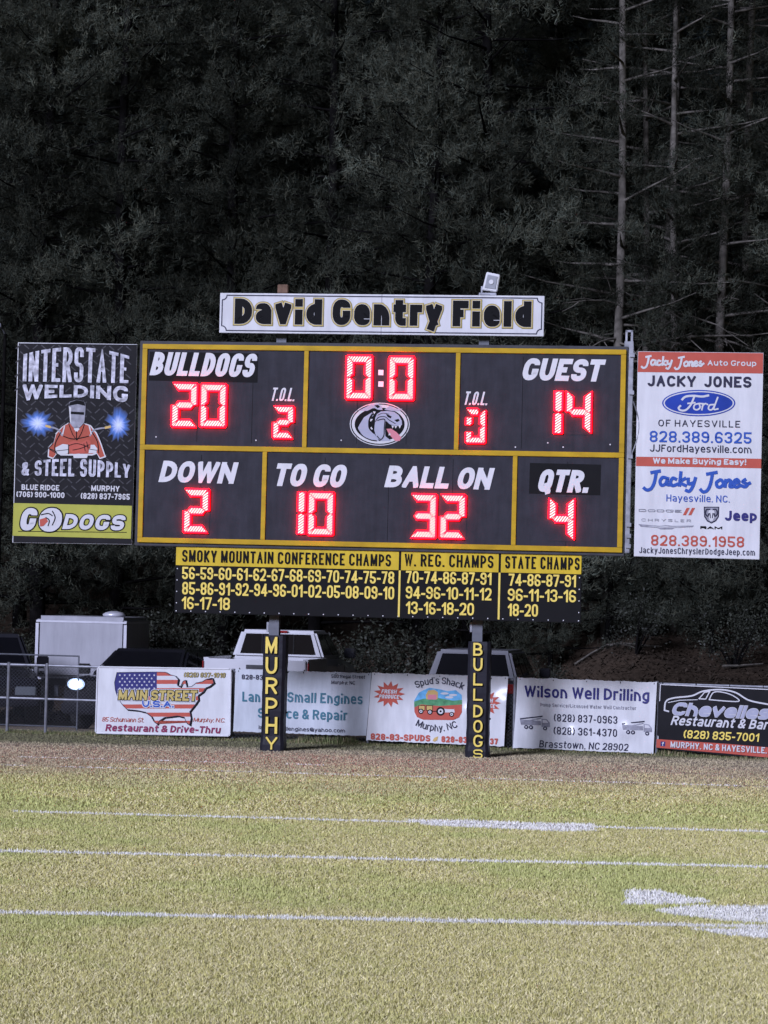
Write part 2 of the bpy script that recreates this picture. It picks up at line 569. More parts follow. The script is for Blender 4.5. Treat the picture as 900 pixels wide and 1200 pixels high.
class Canvas:
    """flat print on a sign: pixel coordinates of a photo crop -> the sign's own plane"""

    def __init__(s, fr, w, ox, oy, sc, TL, TR, disp=None):
        s.fr, s.w, s.ox, s.oy, s.sc, s.disp = fr, w, ox, oy, sc, disp
        a, b = Vector(s.p(*TL)), Vector(s.p(*TR))
        s.ex = (b - a).normalized()
        s.ez = Vector((-s.ex.y, s.ex.x))

    def p(s, x, y):
        return s.fr.at(s.ox + x / s.sc, s.oy + y / s.sc, s.w)

    def put(s, mb, polys, mat, layer=1):
        for k, pl in enumerate(polys):
            lift = 0.004 + layer * 0.003 + (k % 9) * 0.00025
            mb.face([(u, s.w - lift + (s.disp(u, z) if s.disp else 0), z) for u, z in pl], mat)

    def text(s, parent, txt, x0, y0, x1, y1, mat, t=0.2, gap=0.12, shear=0.0, outline=None, layer=2, warp=None, name='lettering', mb=None, rot=0.0):
        """y0 cap top and y1 baseline at the middle of the line"""
        own = mb is None
        mb = mb or MB()
        cx, cy = (x0 + x1) / 2, (y0 + y1) / 2
        W = (Vector(s.p(x1, cy)) - Vector(s.p(x0, cy))).length
        H = (Vector(s.p(cx, y1)) - Vector(s.p(cx, y0))).length
        c = Vector(s.p(cx, cy))
        ex = s.ex * math.cos(rot) + s.ez * math.sin(rot)
        ez = s.ez * math.cos(rot) - s.ex * math.sin(rot)
        o = c - ex * W / 2 - ez * H / 2
        f = lambda P: [[tuple(o + ex * a + ez * b) for a, b in p] for p in P]
        if outline:
            for j, (om, e) in enumerate(outline):
                s.put(mb, f(text_polys(txt, W, H, t, gap, shear, e * H, warp=warp)), om, layer - len(outline) + j)
        s.put(mb, f(text_polys(txt, W, H, t, gap, shear, warp=warp)), mat, layer)
        return mb.build(name, parent) if own else None

    def arc_text(s, mb, txt, x0, y0, x1, y1, mat, sag, t=0.14, layer=3, gap=0.12):
        """text bent along an arc; sag > 0 rises in the middle"""
        cx, cy = (x0 + x1) / 2, (y0 + y1) / 2
        W = (Vector(s.p(x1, cy)) - Vector(s.p(x0, cy))).length
        H = (Vector(s.p(cx, y1)) - Vector(s.p(cx, y0))).length
        o = Vector(s.p(cx, cy)) - s.ex * W / 2 - s.ez * H / 2
        h = sag * H
        out = []
        for p in text_polys(txt, W, H, t, gap):
            q = []
            for a, b in p:
                n = a / W * 2 - 1
                sl = -2 * h * 2 * n / W
                d = Vector((-sl, 1)).normalized()
                q.append(tuple(o + s.ex * (a + d.x * b) + s.ez * (h * (1 - n * n) + d.y * b)))
            out.append(q)
        s.put(mb, out, mat, layer)

    def poly(s, mb, pts, mat, layer=1):
        P = [s.p(*q) for q in pts]
        tris = tessellate_polygon([[Vector((a, b, 0)) for a, b in P]])
        s.put_flat(mb, [[P[i] for i in t] for t in tris], mat, layer)

    def put_flat(s, mb, polys, mat, layer):
        lift = 0.004 + layer * 0.003
        if s.disp:
            todo, done = [list(p) for p in polys], []
            todo = [[p[0], p[i], p[i + 1]] for p in todo for i in range(1, len(p) - 1)]
            while todo:
                t = todo.pop()
                L = [math.dist(t[i], t[(i + 1) % 3]) for i in range(3)]
                i = L.index(max(L))
                if L[i] < 0.09: done.append(t); continue
                a, b, c = t[i], t[(i + 1) % 3], t[(i + 2) % 3]
                m = ((a[0] + b[0]) / 2, (a[1] + b[1]) / 2)
                todo += [[a, m, c], [m, b, c]]
            polys = done
        for pl in polys:
            mb.face([(u, s.w - lift + (s.disp(u, z) if s.disp else 0), z) for u, z in pl], mat)

    def quad(s, mb, x0, y0, x1, y1, mat, layer=1, n=1):
        """band along the sign; y at the left edge, following the sign's own slope"""
        a = Vector(s.p(x0, y0)); W = (Vector(s.p(x1, y0)) - a).length; H = (Vector(s.p(x0, y1)) - a).length
        qs = []
        for i in range(n):
            b0, b1 = a + s.ex * W * i / n, a + s.ex * W * (i + 1) / n
            qs.append([tuple(b0), tuple(b0 - s.ez * H), tuple(b1 - s.ez * H), tuple(b1)])
        s.put_flat(mb, qs, mat, layer)

    def line(s, mb, pts, wpx, mat, layer=2, closed=False, smooth=False, taper=None):
        if smooth: pts = catmull(pts, 6)
        P = [s.p(*q) for q in pts]
        hw = wpx / 2 / s.sc * (s.fr.O.y + s.w) / FPX
        s.put(mb, ribbon(P, hw, closed, 0 if closed else hw * 0.6), mat, layer)

    def ellipse(s, mb, cx, cy, rx, ry, mat, layer=1, n=40):
        s.poly(mb, [(cx + rx * math.cos(2 * math.pi * k / n), cy + ry * math.sin(2 * math.pi * k / n)) for k in range(n)], mat, layer)


def catmull(pts, n=6):
    P = [pts[0]] + list(pts) + [pts[-1]]
    out = []
    for i in range(1, len(P) - 2):
        p0, p1, p2, p3 = P[i - 1], P[i], P[i + 1], P[i + 2]
        for k in range(n):
            t = k / n
            out.append(tuple(0.5 * (2 * p1[j] + (p2[j] - p0[j]) * t + (2 * p0[j] - 5 * p1[j] + 4 * p2[j] - p3[j]) * t * t + (3 * p1[j] - p0[j] - 3 * p2[j] + p3[j]) * t ** 3) for j in (0, 1)))
    out.append(tuple(pts[-1]))
    return out


def set_tint(me, arr):
    """arr: (n_verts, 3)"""
    a = me.attributes.new('tint', 'FLOAT_COLOR', 'POINT')
    full = np.ones((len(arr), 4), dtype=np.float32)
    full[:, :3] = arr
    a.data.foreach_set('color', full.ravel())


def tri_mesh(name, verts, mat, tint, nper=3):
    """verts (n*nper,3): loose triangles or quads"""
    n = len(verts) // nper
    me = bpy.data.meshes.new(name)
    me.vertices.add(len(verts)); me.vertices.foreach_set('co', np.asarray(verts, np.float32).ravel())
    me.loops.add(n * nper); me.loops.foreach_set('vertex_index', np.arange(n * nper, dtype=np.int32))
    me.polygons.add(n)
    me.polygons.foreach_set('loop_start', np.arange(0, n * nper, nper, dtype=np.int32))
    me.polygons.foreach_set('loop_total', np.full(n, nper, dtype=np.int32))
    me.update(calc_edges=True)
    me.materials.append(MATS[mat])
    set_tint(me, tint)
    return me


def value_noise(x, y, seed, cell, octaves=3):
    r = np.random.RandomState(seed)
    out = np.zeros_like(x); amp, tot = 1.0, 0.0
    for o in range(octaves):
        g = r.rand(97, 97)
        fx, fy = x / cell, y / cell
        ix, iy = np.floor(fx).astype(int), np.floor(fy).astype(int)
        tx, ty = fx - ix, fy - iy
        tx, ty = tx * tx * (3 - 2 * tx), ty * ty * (3 - 2 * ty)
        G = lambda i, j: g[i % 97, j % 97]
        out += amp * ((G(ix, iy) * (1 - tx) + G(ix + 1, iy) * tx) * (1 - ty) + (G(ix, iy + 1) * (1 - tx) + G(ix + 1, iy + 1) * tx) * ty)
        tot += amp; amp *= 0.5; cell /= 2.03
    return out / tot


# ================================================================ GROUND
def sstep(a, b, x):
    t = np.clip((x - a) / (b - a), 0, 1)
    return t * t * (3 - 2 * t)


def ground_z(x, y):
    x, y = np.asarray(x, float), np.asarray(y, float)
    dip = -0.16 * sstep(43.2, 45.5, y)
    foot = 54.2 - 5.0 * sstep(2.4, 5.2, x)
    d = np.maximum(y - foot, 0)
    up = 0.27 * d * sstep(0, 3.0, d)
    up = np.where(d > 60, 0.27 * 60 + (d - 60) * 0.1, up)
    rough = (value_noise(x, y, 5, 2.3) - 0.5) * 0.5 * sstep(0.3, 3, d)
    return dip + up + rough


def mat_ground():
    m = bpy.data.materials.new('field_soil')
    m.use_nodes = True
    nt = m.node_tree; b = nt.nodes['Principled BSDF']
    b.inputs['Roughness'].default_value = 0.95
    b.inputs['Specular IOR Level'].default_value = 0.1
    a = nt.nodes.new('ShaderNodeAttribute'); a.attribute_name = 'tint'
    tc = nt.nodes.new('ShaderNodeTexCoord')
    n = nt.nodes.new('ShaderNodeTexNoise'); n.inputs['Scale'].default_value = 9; n.inputs['Detail'].default_value = 8
    nt.links.new(tc.outputs['Object'], n.inputs['Vector'])
    mx = nt.nodes.new('ShaderNodeMix'); mx.data_type = 'RGBA'; mx.blend_type = 'MULTIPLY'
    mx.inputs[0].default_value = 1.0
    r = nt.nodes.new('ShaderNodeValToRGB')
    r.color_ramp.elements[0].color = (0.62, 0.60, 0.57, 1); r.color_ramp.elements[1].color = (1.3, 1.3, 1.28, 1)
    r.color_ramp.elements[0].position = 0.32; r.color_ramp.elements[1].position = 0.7
    nt.links.new(n.outputs['Fac'], r.inputs['Fac'])
    nt.links.new(a.outputs['Color'], mx.inputs[6]); nt.links.new(r.outputs[0], mx.inputs[7])
    nt.links.new(mx.outputs[2], b.inputs['Base Color'])
    bp = nt.nodes.new('ShaderNodeBump'); bp.inputs['Strength'].default_value = 0.6; bp.inputs['Distance'].default_value = 0.03
    n2 = nt.nodes.new('ShaderNodeTexNoise'); n2.inputs['Scale'].default_value = 40; n2.inputs['Detail'].default_value = 6
    nt.links.new(tc.outputs['Object'], n2.inputs['Vector'])
    nt.links.new(n2.outputs['Fac'], bp.inputs['Height']); nt.links.new(bp.outputs[0], b.inputs['Normal'])
    MATS['field_soil'] = m


mat_ground()


def soil_tint(x, y):
    """colour of the ground itself: thatch, worn brown strip, drive, leaf litter"""
    n = value_noise(x, y, 11, 1.7)
    n2 = value_noise(x, y * 2.2, 12, 0.8)
    thatch = np.stack([0.48 + 0.18 * n, 0.475 + 0.16 * n, 0.18 + 0.08 * n], -1)
    worn = np.stack([0.30 + 0.14 * n2, 0.245 + 0.11 * n2, 0.195 + 0.09 * n2], -1)
    drive = np.stack([0.20 + 0.08 * n2, 0.165 + 0.06 * n2, 0.12 + 0.05 * n2], -1)
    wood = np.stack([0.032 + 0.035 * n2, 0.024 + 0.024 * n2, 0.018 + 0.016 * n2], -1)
    k = sstep(29.5, 36, y + (n - 0.5) * 6)[..., None]
    c = thatch * (1 - k) + worn * k
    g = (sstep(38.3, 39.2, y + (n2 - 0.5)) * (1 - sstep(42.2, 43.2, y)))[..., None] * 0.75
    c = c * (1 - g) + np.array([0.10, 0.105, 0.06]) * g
    k = sstep(42.5, 44.0, y)[..., None]; c = c * (1 - k) + drive * k
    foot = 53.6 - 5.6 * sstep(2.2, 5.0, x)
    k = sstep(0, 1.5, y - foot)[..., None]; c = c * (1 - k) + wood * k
    return c


def grid_axis(a, b, core0, core1, step, far):
    core = np.arange(core0, core1, step)
    lo = np.linspace(a, core0, far, endpoint=False); hi = np.linspace(core1, b, far)
    return np.concatenate([lo, core, hi])


gx = grid_axis(-400, 400, -16, 16, 0.33, 26)
gy = grid_axis(-120, 700, 8, 72, 0.33, 26)
X, Y = np.meshgrid(gx, gy)
Z = ground_z(X, Y)
me = bpy.data.meshes.new('ground')
nx, ny = len(gx), len(gy)
vv = np.stack([X, Y, Z], -1).reshape(-1, 3)
idx = np.arange(nx * ny).reshape(ny, nx)
ff = np.stack([idx[:-1, :-1], idx[:-1, 1:], idx[1:, 1:], idx[1:, :-1]], -1).reshape(-1, 4)
me.from_pydata(vv.tolist(), [], ff.tolist())
me.polygons.foreach_set('use_smooth', [True] * len(me.polygons))
me.materials.append(MATS['field_soil'])
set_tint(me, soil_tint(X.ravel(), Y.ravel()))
ground = bpy.data.objects.new('ground', me); col.objects.link(ground)
tag(ground, kind='structure')

# ---- painted lines: photo pixels of each line's two ends -> strips on the turf
LINES = []      # (x0,y0,x1,y1,width,strength)
for (pa, pb, wd, st) in (((-60, 1069), (960, 1088), 0.14, 1.0), ((-60, 997), (960, 1018), 0.14, 1.0), ((15, 951.5), (960, 977), 0.13, 0.75),
                         ((-60, 895), (960, 924), 0.085, 0.4), ((20, 887), (380, 897), 0.09, 0.3), ((850, 911), (960, 915), 0.09, 0.35)):
    a, b = ground_at(*pa), ground_at(*pb)
    LINES.append((*a, *b, wd, st))
PATCH = []
for pts in ([(470, 961), (550, 961.5), (650, 965.5), (697, 966), (697, 974), (660, 975.5), (575, 971.5), (500, 968.5)],
            [(735, 1043), (770, 1044), (840, 1059), (795, 1061.5), (733, 1061)],
            [(764, 1068), (810, 1063), (960, 1062), (960, 1085), (860, 1081), (800, 1074.5)],
            [(812, 1090), (960, 1086), (960, 1107), (850, 1097)]):
    PATCH.append([ground_at(*p) for p in pts])


def paint_mask(x, y):
    ragged = value_noise(x, y, 31, 0.09, 2)
    wear = value_noise(x, y, 33, 0.5, 3)
    m = np.zeros_like(x)
    for x0, y0, x1, y1, wd, st in LINES:
        t = np.clip((x - x0) / (x1 - x0), 0, 1)
        d = np.abs(y - (y0 + (y1 - y0) * t) + (wear - 0.5) * 0.06)
        inside = (x > min(x0, x1)) & (x < max(x0, x1)) & (d < wd * (0.45 + 0.45 * ragged)) & (wear * 0.8 + 0.45 * st + 0.35 * (ragged - 0.5) > 0.48)
        m = np.where(inside, 1.0, m)
    for pg in PATCH:
        ins = np.zeros(x.shape, bool)
        jx, jy = x + (ragged - 0.5) * 0.12, y + (wear - 0.5) * 0.14
        for i in range(len(pg)):
            (ax, ay), (bx, by) = pg[i], pg[(i + 1) % len(pg)]
            cross = ((ay > jy) != (by > jy)) & (jx < (bx - ax) * (jy - ay) / (by - ay + 1e-12) + ax)
            ins ^= cross
        m = np.where(ins & (ragged * 0.8 + wear * 0.6 > 0.32), 1.0, m)
    return m


def line_strip(name, quadpts):
    me = bpy.data.meshes.new(name)
    v, f = [], []
    for pl in quadpts:
        i = len(v); v += [(x, y, 0.004) for x, y in pl]; f.append(tuple(range(i, i + len(pl))))
    me.from_pydata(v, [], f); me.materials.append(MATS['paint_white'])
    o = bpy.data.objects.new(name, me); col.objects.link(o)
    return tag(o, kind='structure')


rs = np.random.RandomState(3)
for x0, y0, x1, y1, wd, st in LINES:
    n = int((x1 - x0) / 0.06); qs = []
    xs = np.linspace(x0, x1, n + 1); ys = y0 + (y1 - y0) * (xs - x0) / (x1 - x0)
    wv = value_noise(xs, ys, 33, 0.5, 3)
    for i in range(n):
        if wv[i] * 0.8 + 0.45 * st + 0.2 * (rs.rand() - 0.5) < 0.50: continue
        h0, h1 = wd * (0.25 + 0.2 * rs.rand()), wd * (0.25 + 0.2 * rs.rand())
        qs.append([(xs[i], ys[i] - h0), (xs[i + 1], ys[i + 1] - h1), (xs[i + 1], ys[i + 1] + h0), (xs[i], ys[i] + h1)])
    line_strip('yard_line', qs)
for pg in PATCH:
    c = np.mean(pg, axis=0)
    line_strip('painted_numeral', [[(c[0] + (x - c[0]) * 0.95, c[1] + (y - c[1]) * 0.8) for x, y in pg]])


# ---- turf: loose blades, straw and green
def blades(n, y0, y1, wid, hgt, seed):
    r = np.random.RandomState(seed)
    y = r.uniform(y0, y1, n)
    x = r.uniform(-1, 1, n) * (y * 0.19 + 0.9)
    n1 = value_noise(x, y * 0.8, 21, 2.2); n2 = value_noise(x, y, 22, 0.55); n3 = value_noise(x, y, 23, 6.0, 2)
    green = np.clip((n1 - 0.5) * 2.6 + (n2 - 0.5) * 1.5 + (n3 - 0.5) * 1.6 + 0.5, 0, 1)
    green = np.clip(green - 0.22 + 0.34 * sstep(15, 24, y), 0, 1)
    worn = sstep(29.0, 36.0, y + (n1 - 0.5) * 7.0 + (n2 - 0.5) * 3.0) * (0.75 + 0.25 * n2)
    green = green * (1 - 0.92 * worn)
    v = r.rand(n)[:, None]
    dry = np.clip(1.05 - green, 0.12, 1)
    speck = (r.rand(n) < dry * 0.55)[:, None]
    base_g = np.array([0.53, 0.545, 0.20]) * green[:, None] + np.array([0.60, 0.545, 0.21]) * (1 - green[:, None])
    base_g = base_g * (0.72 + 0.42 * v)
    straw = np.array([0.92, 0.82, 0.46]) * (0.6 + 0.52 * v)
    brn = np.array([0.47, 0.39, 0.265]) * (0.55 + 0.75 * v)
    c = np.where(speck, straw, base_g)
    c = c * (1 - worn[:, None]) + brn * worn[:, None]
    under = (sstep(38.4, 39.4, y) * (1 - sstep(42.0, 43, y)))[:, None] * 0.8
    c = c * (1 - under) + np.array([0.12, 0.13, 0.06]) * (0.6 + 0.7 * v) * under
    pmask = paint_mask(x, y) * (r.rand(n) < 0.96)
    c = np.where(pmask[:, None] > 0, np.array([0.86, 0.84, 0.76]) * (0.85 + 0.2 * v), c)
    az = r.uniform(0, 2 * math.pi, n)
    lean = np.where(speck[:, 0], r.uniform(0.9, 1.5, n), np.abs(r.normal(0.55, 0.6, n)).clip(0, 1.5))
    h = hgt * r.uniform(0.5, 1.25, n) * (1 - 0.45 * worn) * np.where(speck[:, 0], 1.5, 1.0)
    wv = wid * r.uniform(0.6, 1.3, n)
    dx, dy = np.cos(az), np.sin(az)
    fa = r.uniform(0, 2 * math.pi, n)
    px, py = np.cos(fa) * wv / 2, np.sin(fa) * wv / 2
    P = np.zeros((n, 3, 3))
    P[:, 0] = np.stack([x - px, y - py, np.full(n, -0.002)], -1)
    P[:, 1] = np.stack([x + px, y + py, np.full(n, -0.002)], -1)
    P[:, 2] = np.stack([x + dx * np.sin(lean) * h, y + dy * np.sin(lean) * h, np.cos(lean) * h + 0.006], -1)
    return P.reshape(-1, 3), np.repeat(c, 3, axis=0)


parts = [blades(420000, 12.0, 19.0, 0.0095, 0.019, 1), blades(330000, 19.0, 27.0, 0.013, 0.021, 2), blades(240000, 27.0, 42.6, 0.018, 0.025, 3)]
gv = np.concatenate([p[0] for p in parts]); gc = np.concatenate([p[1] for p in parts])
# taller weeds along the foot of the fence and round the pads
rw_ = np.random.RandomState(55)
nw = 26000
wu = rw_.uniform(-7.2, 7.2, nw); ww = rw_.normal(0.16, 0.13, nw)
wx = FENCE.O.x + FENCE.u.x * wu + FENCE.w.x * ww; wy = FENCE.O.y + FENCE.u.y * wu + FENCE.w.y * ww
clump_ = value_noise(wx, wy, 57, 0.5, 3)
wh = (0.045 + 0.20 * np.clip(clump_ - 0.42, 0, 1) * 2 * (ww > 0.03)) * rw_.uniform(0.5, 1.2, nw)
wa, wb = rw_.uniform(0, 6.283, nw), rw_.uniform(0, 6.283, nw)
wd_ = rw_.uniform(0.005, 0.011, nw); wl_ = np.abs(rw_.normal(0, 0.35, nw))
WP = np.zeros((nw, 3, 3))
WP[:, 0] = np.stack([wx - np.cos(wa) * wd_, wy - np.sin(wa) * wd_, np.zeros(nw)], -1)
WP[:, 1] = np.stack([wx + np.cos(wa) * wd_, wy + np.sin(wa) * wd_, np.zeros(nw)], -1)
WP[:, 2] = np.stack([wx + np.cos(wb) * np.sin(wl_) * wh, wy + np.sin(wb) * np.sin(wl_) * wh, np.cos(wl_) * wh], -1)
wt = rw_.rand(nw, 1)
wc = np.where(rw_.rand(nw, 1) < 0.35, np.array([0.30, 0.25, 0.14]), np.array([0.13, 0.15, 0.06])) * (0.6 + 0.7 * wt)
gv = np.concatenate([gv, WP.reshape(-1, 3)]); gc = np.concatenate([gc, np.repeat(wc, 3, axis=0)])
gm = tri_mesh('turf_grass', gv, 'blades', gc)
go = bpy.data.objects.new('turf_grass', gm); col.objects.link(go)
tag(go, 'short half dry grass covering the playing field', 'grass', kind='stuff')

# ---- leaf litter and sticks on the bank behind the fence
r = np.random.RandomState(8)
n = 42000
lx = r.uniform(-13, 13, n); ly = r.uniform(48.2, 60, n)
lz = ground_z(lx, ly) + r.uniform(0.0, 0.05, n)
az = r.uniform(0, 6.283, n); sz = r.uniform(0.018, 0.055, n); ti = r.normal(0, 0.5, n)
q = np.zeros((n, 4, 3))
for k, (a, b) in enumerate(((-1, 0), (0, -0.55), (1, 0), (0, 0.55))):
    q[:, k, 0] = lx + sz * (a * np.cos(az) - b * np.sin(az))
    q[:, k, 1] = ly + sz * (a * np.sin(az) + b * np.cos(az))
    q[:, k, 2] = lz + sz * a * ti + 0.03
lc = np.array([0.05, 0.038, 0.028]) * r.uniform(0.3, 1.3, (n, 1))
lm = tri_mesh('leaf_litter', q.reshape(-1, 3), 'litter', np.repeat(lc, 4, axis=0), 4)
lo = bpy.data.objects.new('leaf_litter', lm); col.objects.link(lo)
tag(lo, 'brown fallen leaves lying on the wooded bank', 'leaves', kind='stuff')
for i in range(9):
    sx, sy = r.uniform(0.5, 9), r.uniform(50.5, 55)
    a = r.uniform(-0.5, 0.5); L = r.uniform(0.5, 1.2)
    zz = lambda t: float(ground_z(sx + t * math.cos(a), sy + t * math.sin(a))) + 0.07
    mb = MB().tube([(sx + t * math.cos(a), sy + t * math.sin(a), zz(t) + 0.02 * math.sin(t * 9)) for t in (0, L / 3, L * 2 / 3, L)], [0.03, 0.027, 0.02, 0.012], 'bark', 5)
    o = mb.build('fallen_branch', None, (sx, sy, 0)); o.location = (sx, sy, 0)
    tag(o, 'grey fallen branch lying in the leaf litter on the bank', 'branch', 'fallen branches on the bank')


# ================================================================ TREES
def rot_unit(r, n):
    v = r.normal(0, 1, (n, 3)); return v / np.linalg.norm(v, axis=1)[:, None]


def pine_variant(seed, H, cb, RAD, nbr, dead=0, needle=24, clumps=11, lean=0.0, barkm='bark', rad0=0.17, low_r=1.0):
    r = np.random.RandomState(seed)
    mb = MB()
    ph = r.uniform(0, 6.28)
    tx = lambda z: lean * z + 0.10 * math.sin(z * 0.35 + ph)
    ty = lambda z: 0.10 * math.cos(z * 0.3 + ph)
    rad = lambda z: rad0 * (1 - z / H) ** 0.75 + 0.015
    zs = np.linspace(-0.6, H, 13)
    mb.tube([(tx(z), ty(z), z) for z in zs], [rad(max(z, 0)) for z in zs], barkm, 8)
    C, D, TONE = [], [], []
    btone = 1.0
    for i in range(nbr):
        rel = ((i + r.rand()) / nbr)
        z = cb + (H - cb) * rel
        prof = (1 - rel) ** 0.65 * (low_r + (1 - low_r) * min(1, rel * 4)) + 0.12
        L = RAD * prof * r.uniform(0.65, 1.15)
        az = i * 2.399 + r.uniform(-0.5, 0.5)
        up = r.uniform(0.02, 0.35)
        p0 = np.array([tx(z), ty(z), z])
        dirh = np.array([math.cos(az), math.sin(az), 0])
        pts = []
        for t in (0, 0.35, 0.7, 1.0):
            pts.append(p0 + dirh * L * t + np.array([0, 0, L * (up * t - 0.28 * t * t + 0.22 * t ** 3)]))
        mb.tube([tuple(p) for p in pts], [max(0.05 * (1 - rel * 0.6), 0.02), 0.03, 0.018, 0.008], barkm, 4, False)
        nc = max(3, int(clumps * (0.35 + 0.75 * L / RAD)))
        side = np.array([-dirh[1], dirh[0], 0])
        btone = r.uniform(0.4, 1.3)
        for k in range(nc):
            t = 0.10 + 0.96 * (k + r.rand()) / nc
            base = p0 + dirh * L * t + np.array([0, 0, L * (up * t - 0.28 * t * t + 0.22 * t ** 3)])
            base = base + side * r.normal(0, 0.26 * L * (0.35 + 0.5 * t)) + np.array([0, 0, r.normal(0.05, 0.16)])
            tone = btone * r.uniform(0.75, 1.2)
            m = 8
            cc = base + r.normal(0, 1, (m, 3)) * np.array([0.20, 0.20, 0.16])
            ax = dirh * 0.5 + np.array([0, 0, 0.75]) + r.normal(0, 0.35, (m, 3))
            C.append(cc); D.append(ax); TONE.append(np.full(m, tone) * r.uniform(0.8, 1.2, m))
    for i in range(dead):
        z = 1.5 + (cb + 2 - 1.5) * (i + r.rand()) / dead
        az = r.uniform(0, 6.28) if r.rand() < 0.5 else r.choice([0, math.pi]) + r.normal(0, 0.5)
        L = r.uniform(0.7, 2.6)
        d = np.array([math.cos(az), math.sin(az), 0]); p0 = np.array([tx(z), ty(z), z])
        sg = r.uniform(-0.2, 0.3)
        pts = [p0 + d * L * t + np.array([0, 0, L * (sg * t - 0.2 * t * t)]) + r.normal(0, 0.04, 3) * t for t in (0, 0.3, 0.6, 1)]
        mb.tube([tuple(p) for p in pts], [0.035, 0.026, 0.017, 0.006], barkm, 5, False)
        for k in range(3):
            t = r.uniform(0.35, 0.9); b0 = p0 + d * L * t + np.array([0, 0, L * (sg * t - 0.2 * t * t)])
            e = b0 + (d * 0.4 + r.normal(0, 0.45, 3)) * 0.6
            mb.tube([tuple(b0), tuple((b0 + e) / 2 + r.normal(0, 0.03, 3)), tuple(e)], [0.013, 0.009, 0.004], barkm, 4, False)
    C, D, TONE = np.concatenate(C), np.concatenate(D), np.concatenate(TONE)
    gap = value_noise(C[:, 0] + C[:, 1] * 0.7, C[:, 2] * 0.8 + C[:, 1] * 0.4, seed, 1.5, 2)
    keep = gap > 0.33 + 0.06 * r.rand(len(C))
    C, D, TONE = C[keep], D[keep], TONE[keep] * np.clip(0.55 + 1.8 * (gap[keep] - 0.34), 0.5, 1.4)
    D = D / np.linalg.norm(D, axis=1)[:, None]
    n, k = len(C), needle
    Cn, Dn, Tn = np.repeat(C, k, 0), np.repeat(D, k, 0), np.repeat(TONE, k)
    N = n * k
    root = Cn + r.normal(0, 0.045, (N, 3)) + Dn * r.uniform(-0.05, 0.16, (N, 1))
    d = Dn * 0.75 + rot_unit(r, N) * 0.75
    d /= np.linalg.norm(d, axis=1)[:, None]
    Ln = r.uniform(0.08, 0.19, N)[:, None]
    s = np.cross(d, rot_unit(r, N)); s /= np.linalg.norm(s, axis=1)[:, None]
    w = r.uniform(0.006, 0.011, N)[:, None]
    tri = np.stack([root - s * w, root + s * w, root + d * Ln], 1).reshape(-1, 3)
    hue = r.uniform(0, 1, (N, 1))
    base = np.array([0.056, 0.068, 0.054]) * (1 - hue) + np.array([0.076, 0.076, 0.053]) * hue
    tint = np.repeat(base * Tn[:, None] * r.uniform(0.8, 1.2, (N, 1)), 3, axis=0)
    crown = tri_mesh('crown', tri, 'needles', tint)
    return mb, crown


VAR = {}


def variant(key, **kw):
    mb, crown = pine_variant(**kw)
    t = mb.build('trunk', None, (0, 0, 0), smooth=True)
    tm = t.data
    bpy.data.objects.remove(t)
    VAR[key] = (tm, crown)


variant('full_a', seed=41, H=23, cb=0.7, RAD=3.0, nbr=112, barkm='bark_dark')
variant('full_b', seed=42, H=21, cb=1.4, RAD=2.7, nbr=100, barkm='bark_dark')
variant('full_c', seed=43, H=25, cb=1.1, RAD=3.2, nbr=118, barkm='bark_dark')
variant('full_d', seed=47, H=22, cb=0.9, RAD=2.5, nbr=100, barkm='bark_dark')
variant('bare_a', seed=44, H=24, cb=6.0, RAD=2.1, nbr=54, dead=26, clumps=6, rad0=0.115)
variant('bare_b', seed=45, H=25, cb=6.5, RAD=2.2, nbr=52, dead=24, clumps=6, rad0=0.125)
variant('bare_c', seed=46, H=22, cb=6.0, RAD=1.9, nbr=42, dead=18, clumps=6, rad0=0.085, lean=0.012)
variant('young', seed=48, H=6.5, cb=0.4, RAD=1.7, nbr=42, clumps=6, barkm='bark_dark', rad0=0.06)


def place_tree(key, x, y, rz, sc, label, group, name='pine_tree'):
    tm, cm = VAR[key]
    o = bpy.data.objects.new(name, None); col.objects.link(o)
    o.location = (x, y, float(ground_z(np.array(x), np.array(y)))); o.rotation_euler = (0, 0, rz); o.scale = (sc, sc, sc)
    tag(o, label, 'tree', group)
    for nm, m in (('trunk', tm), ('crown', cm)):
        c = bpy.data.objects.new(nm, m); col.objects.link(c); c.parent = o
    return o


rr = random.Random(7)
FULL = ['full_a', 'full_b', 'full_c', 'full_d']
k = 0
ROWS = ((57.0, 'evergreens at the front of the wood', [(-9.9, 'front-row evergreen at the picture edge, behind the black vehicle'), (-7.7, 'front-row evergreen rising behind the welder sign'), (-5.6, 'front-row evergreen rising behind the gap between welder sign and scoreboard'),
                (-3.5, 'front-row evergreen rising behind the home score panel'), (-1.5, 'front-row evergreen rising behind the left half of the name sign'), (0.5, 'front-row evergreen rising behind the middle of the name sign'), (2.3, 'front-row evergreen rising behind the small floodlight')]),
        (61.5, 'evergreens in the second row of the wood', [(-11.0, 'second-row evergreen at the picture edge, seen past the lit lamp'), (-8.7, 'second-row evergreen showing above the welder sign, outer side'), (-6.4, 'second-row evergreen showing above the welder sign, inner side'), (-4.2, 'second-row evergreen above the home team caption'),
                (-2.0, 'second-row evergreen above the first word of the name sign'), (0.2, 'second-row evergreen above the second word of the name sign'), (2.3, 'second-row evergreen above the third word of the name sign'), (4.4, 'second-row evergreen above the guest caption, beside the slim trunk')]),
        (67.0, 'evergreens deep in the wood', [(x, 'tall dark evergreen deep in the wood, seen only through gaps') for x in (-12, -9.2, -6.4, -3.6, -0.8, 2.0, 4.8, 6.6, 8.6, 10.8, 13)]),
        (73.5, 'evergreens deep in the wood', [(x, 'tall dark evergreen deep in the wood, seen only through gaps') for x in (-13, -10, -7, -4, -1, 2, 5, 8, 11, 14)]))
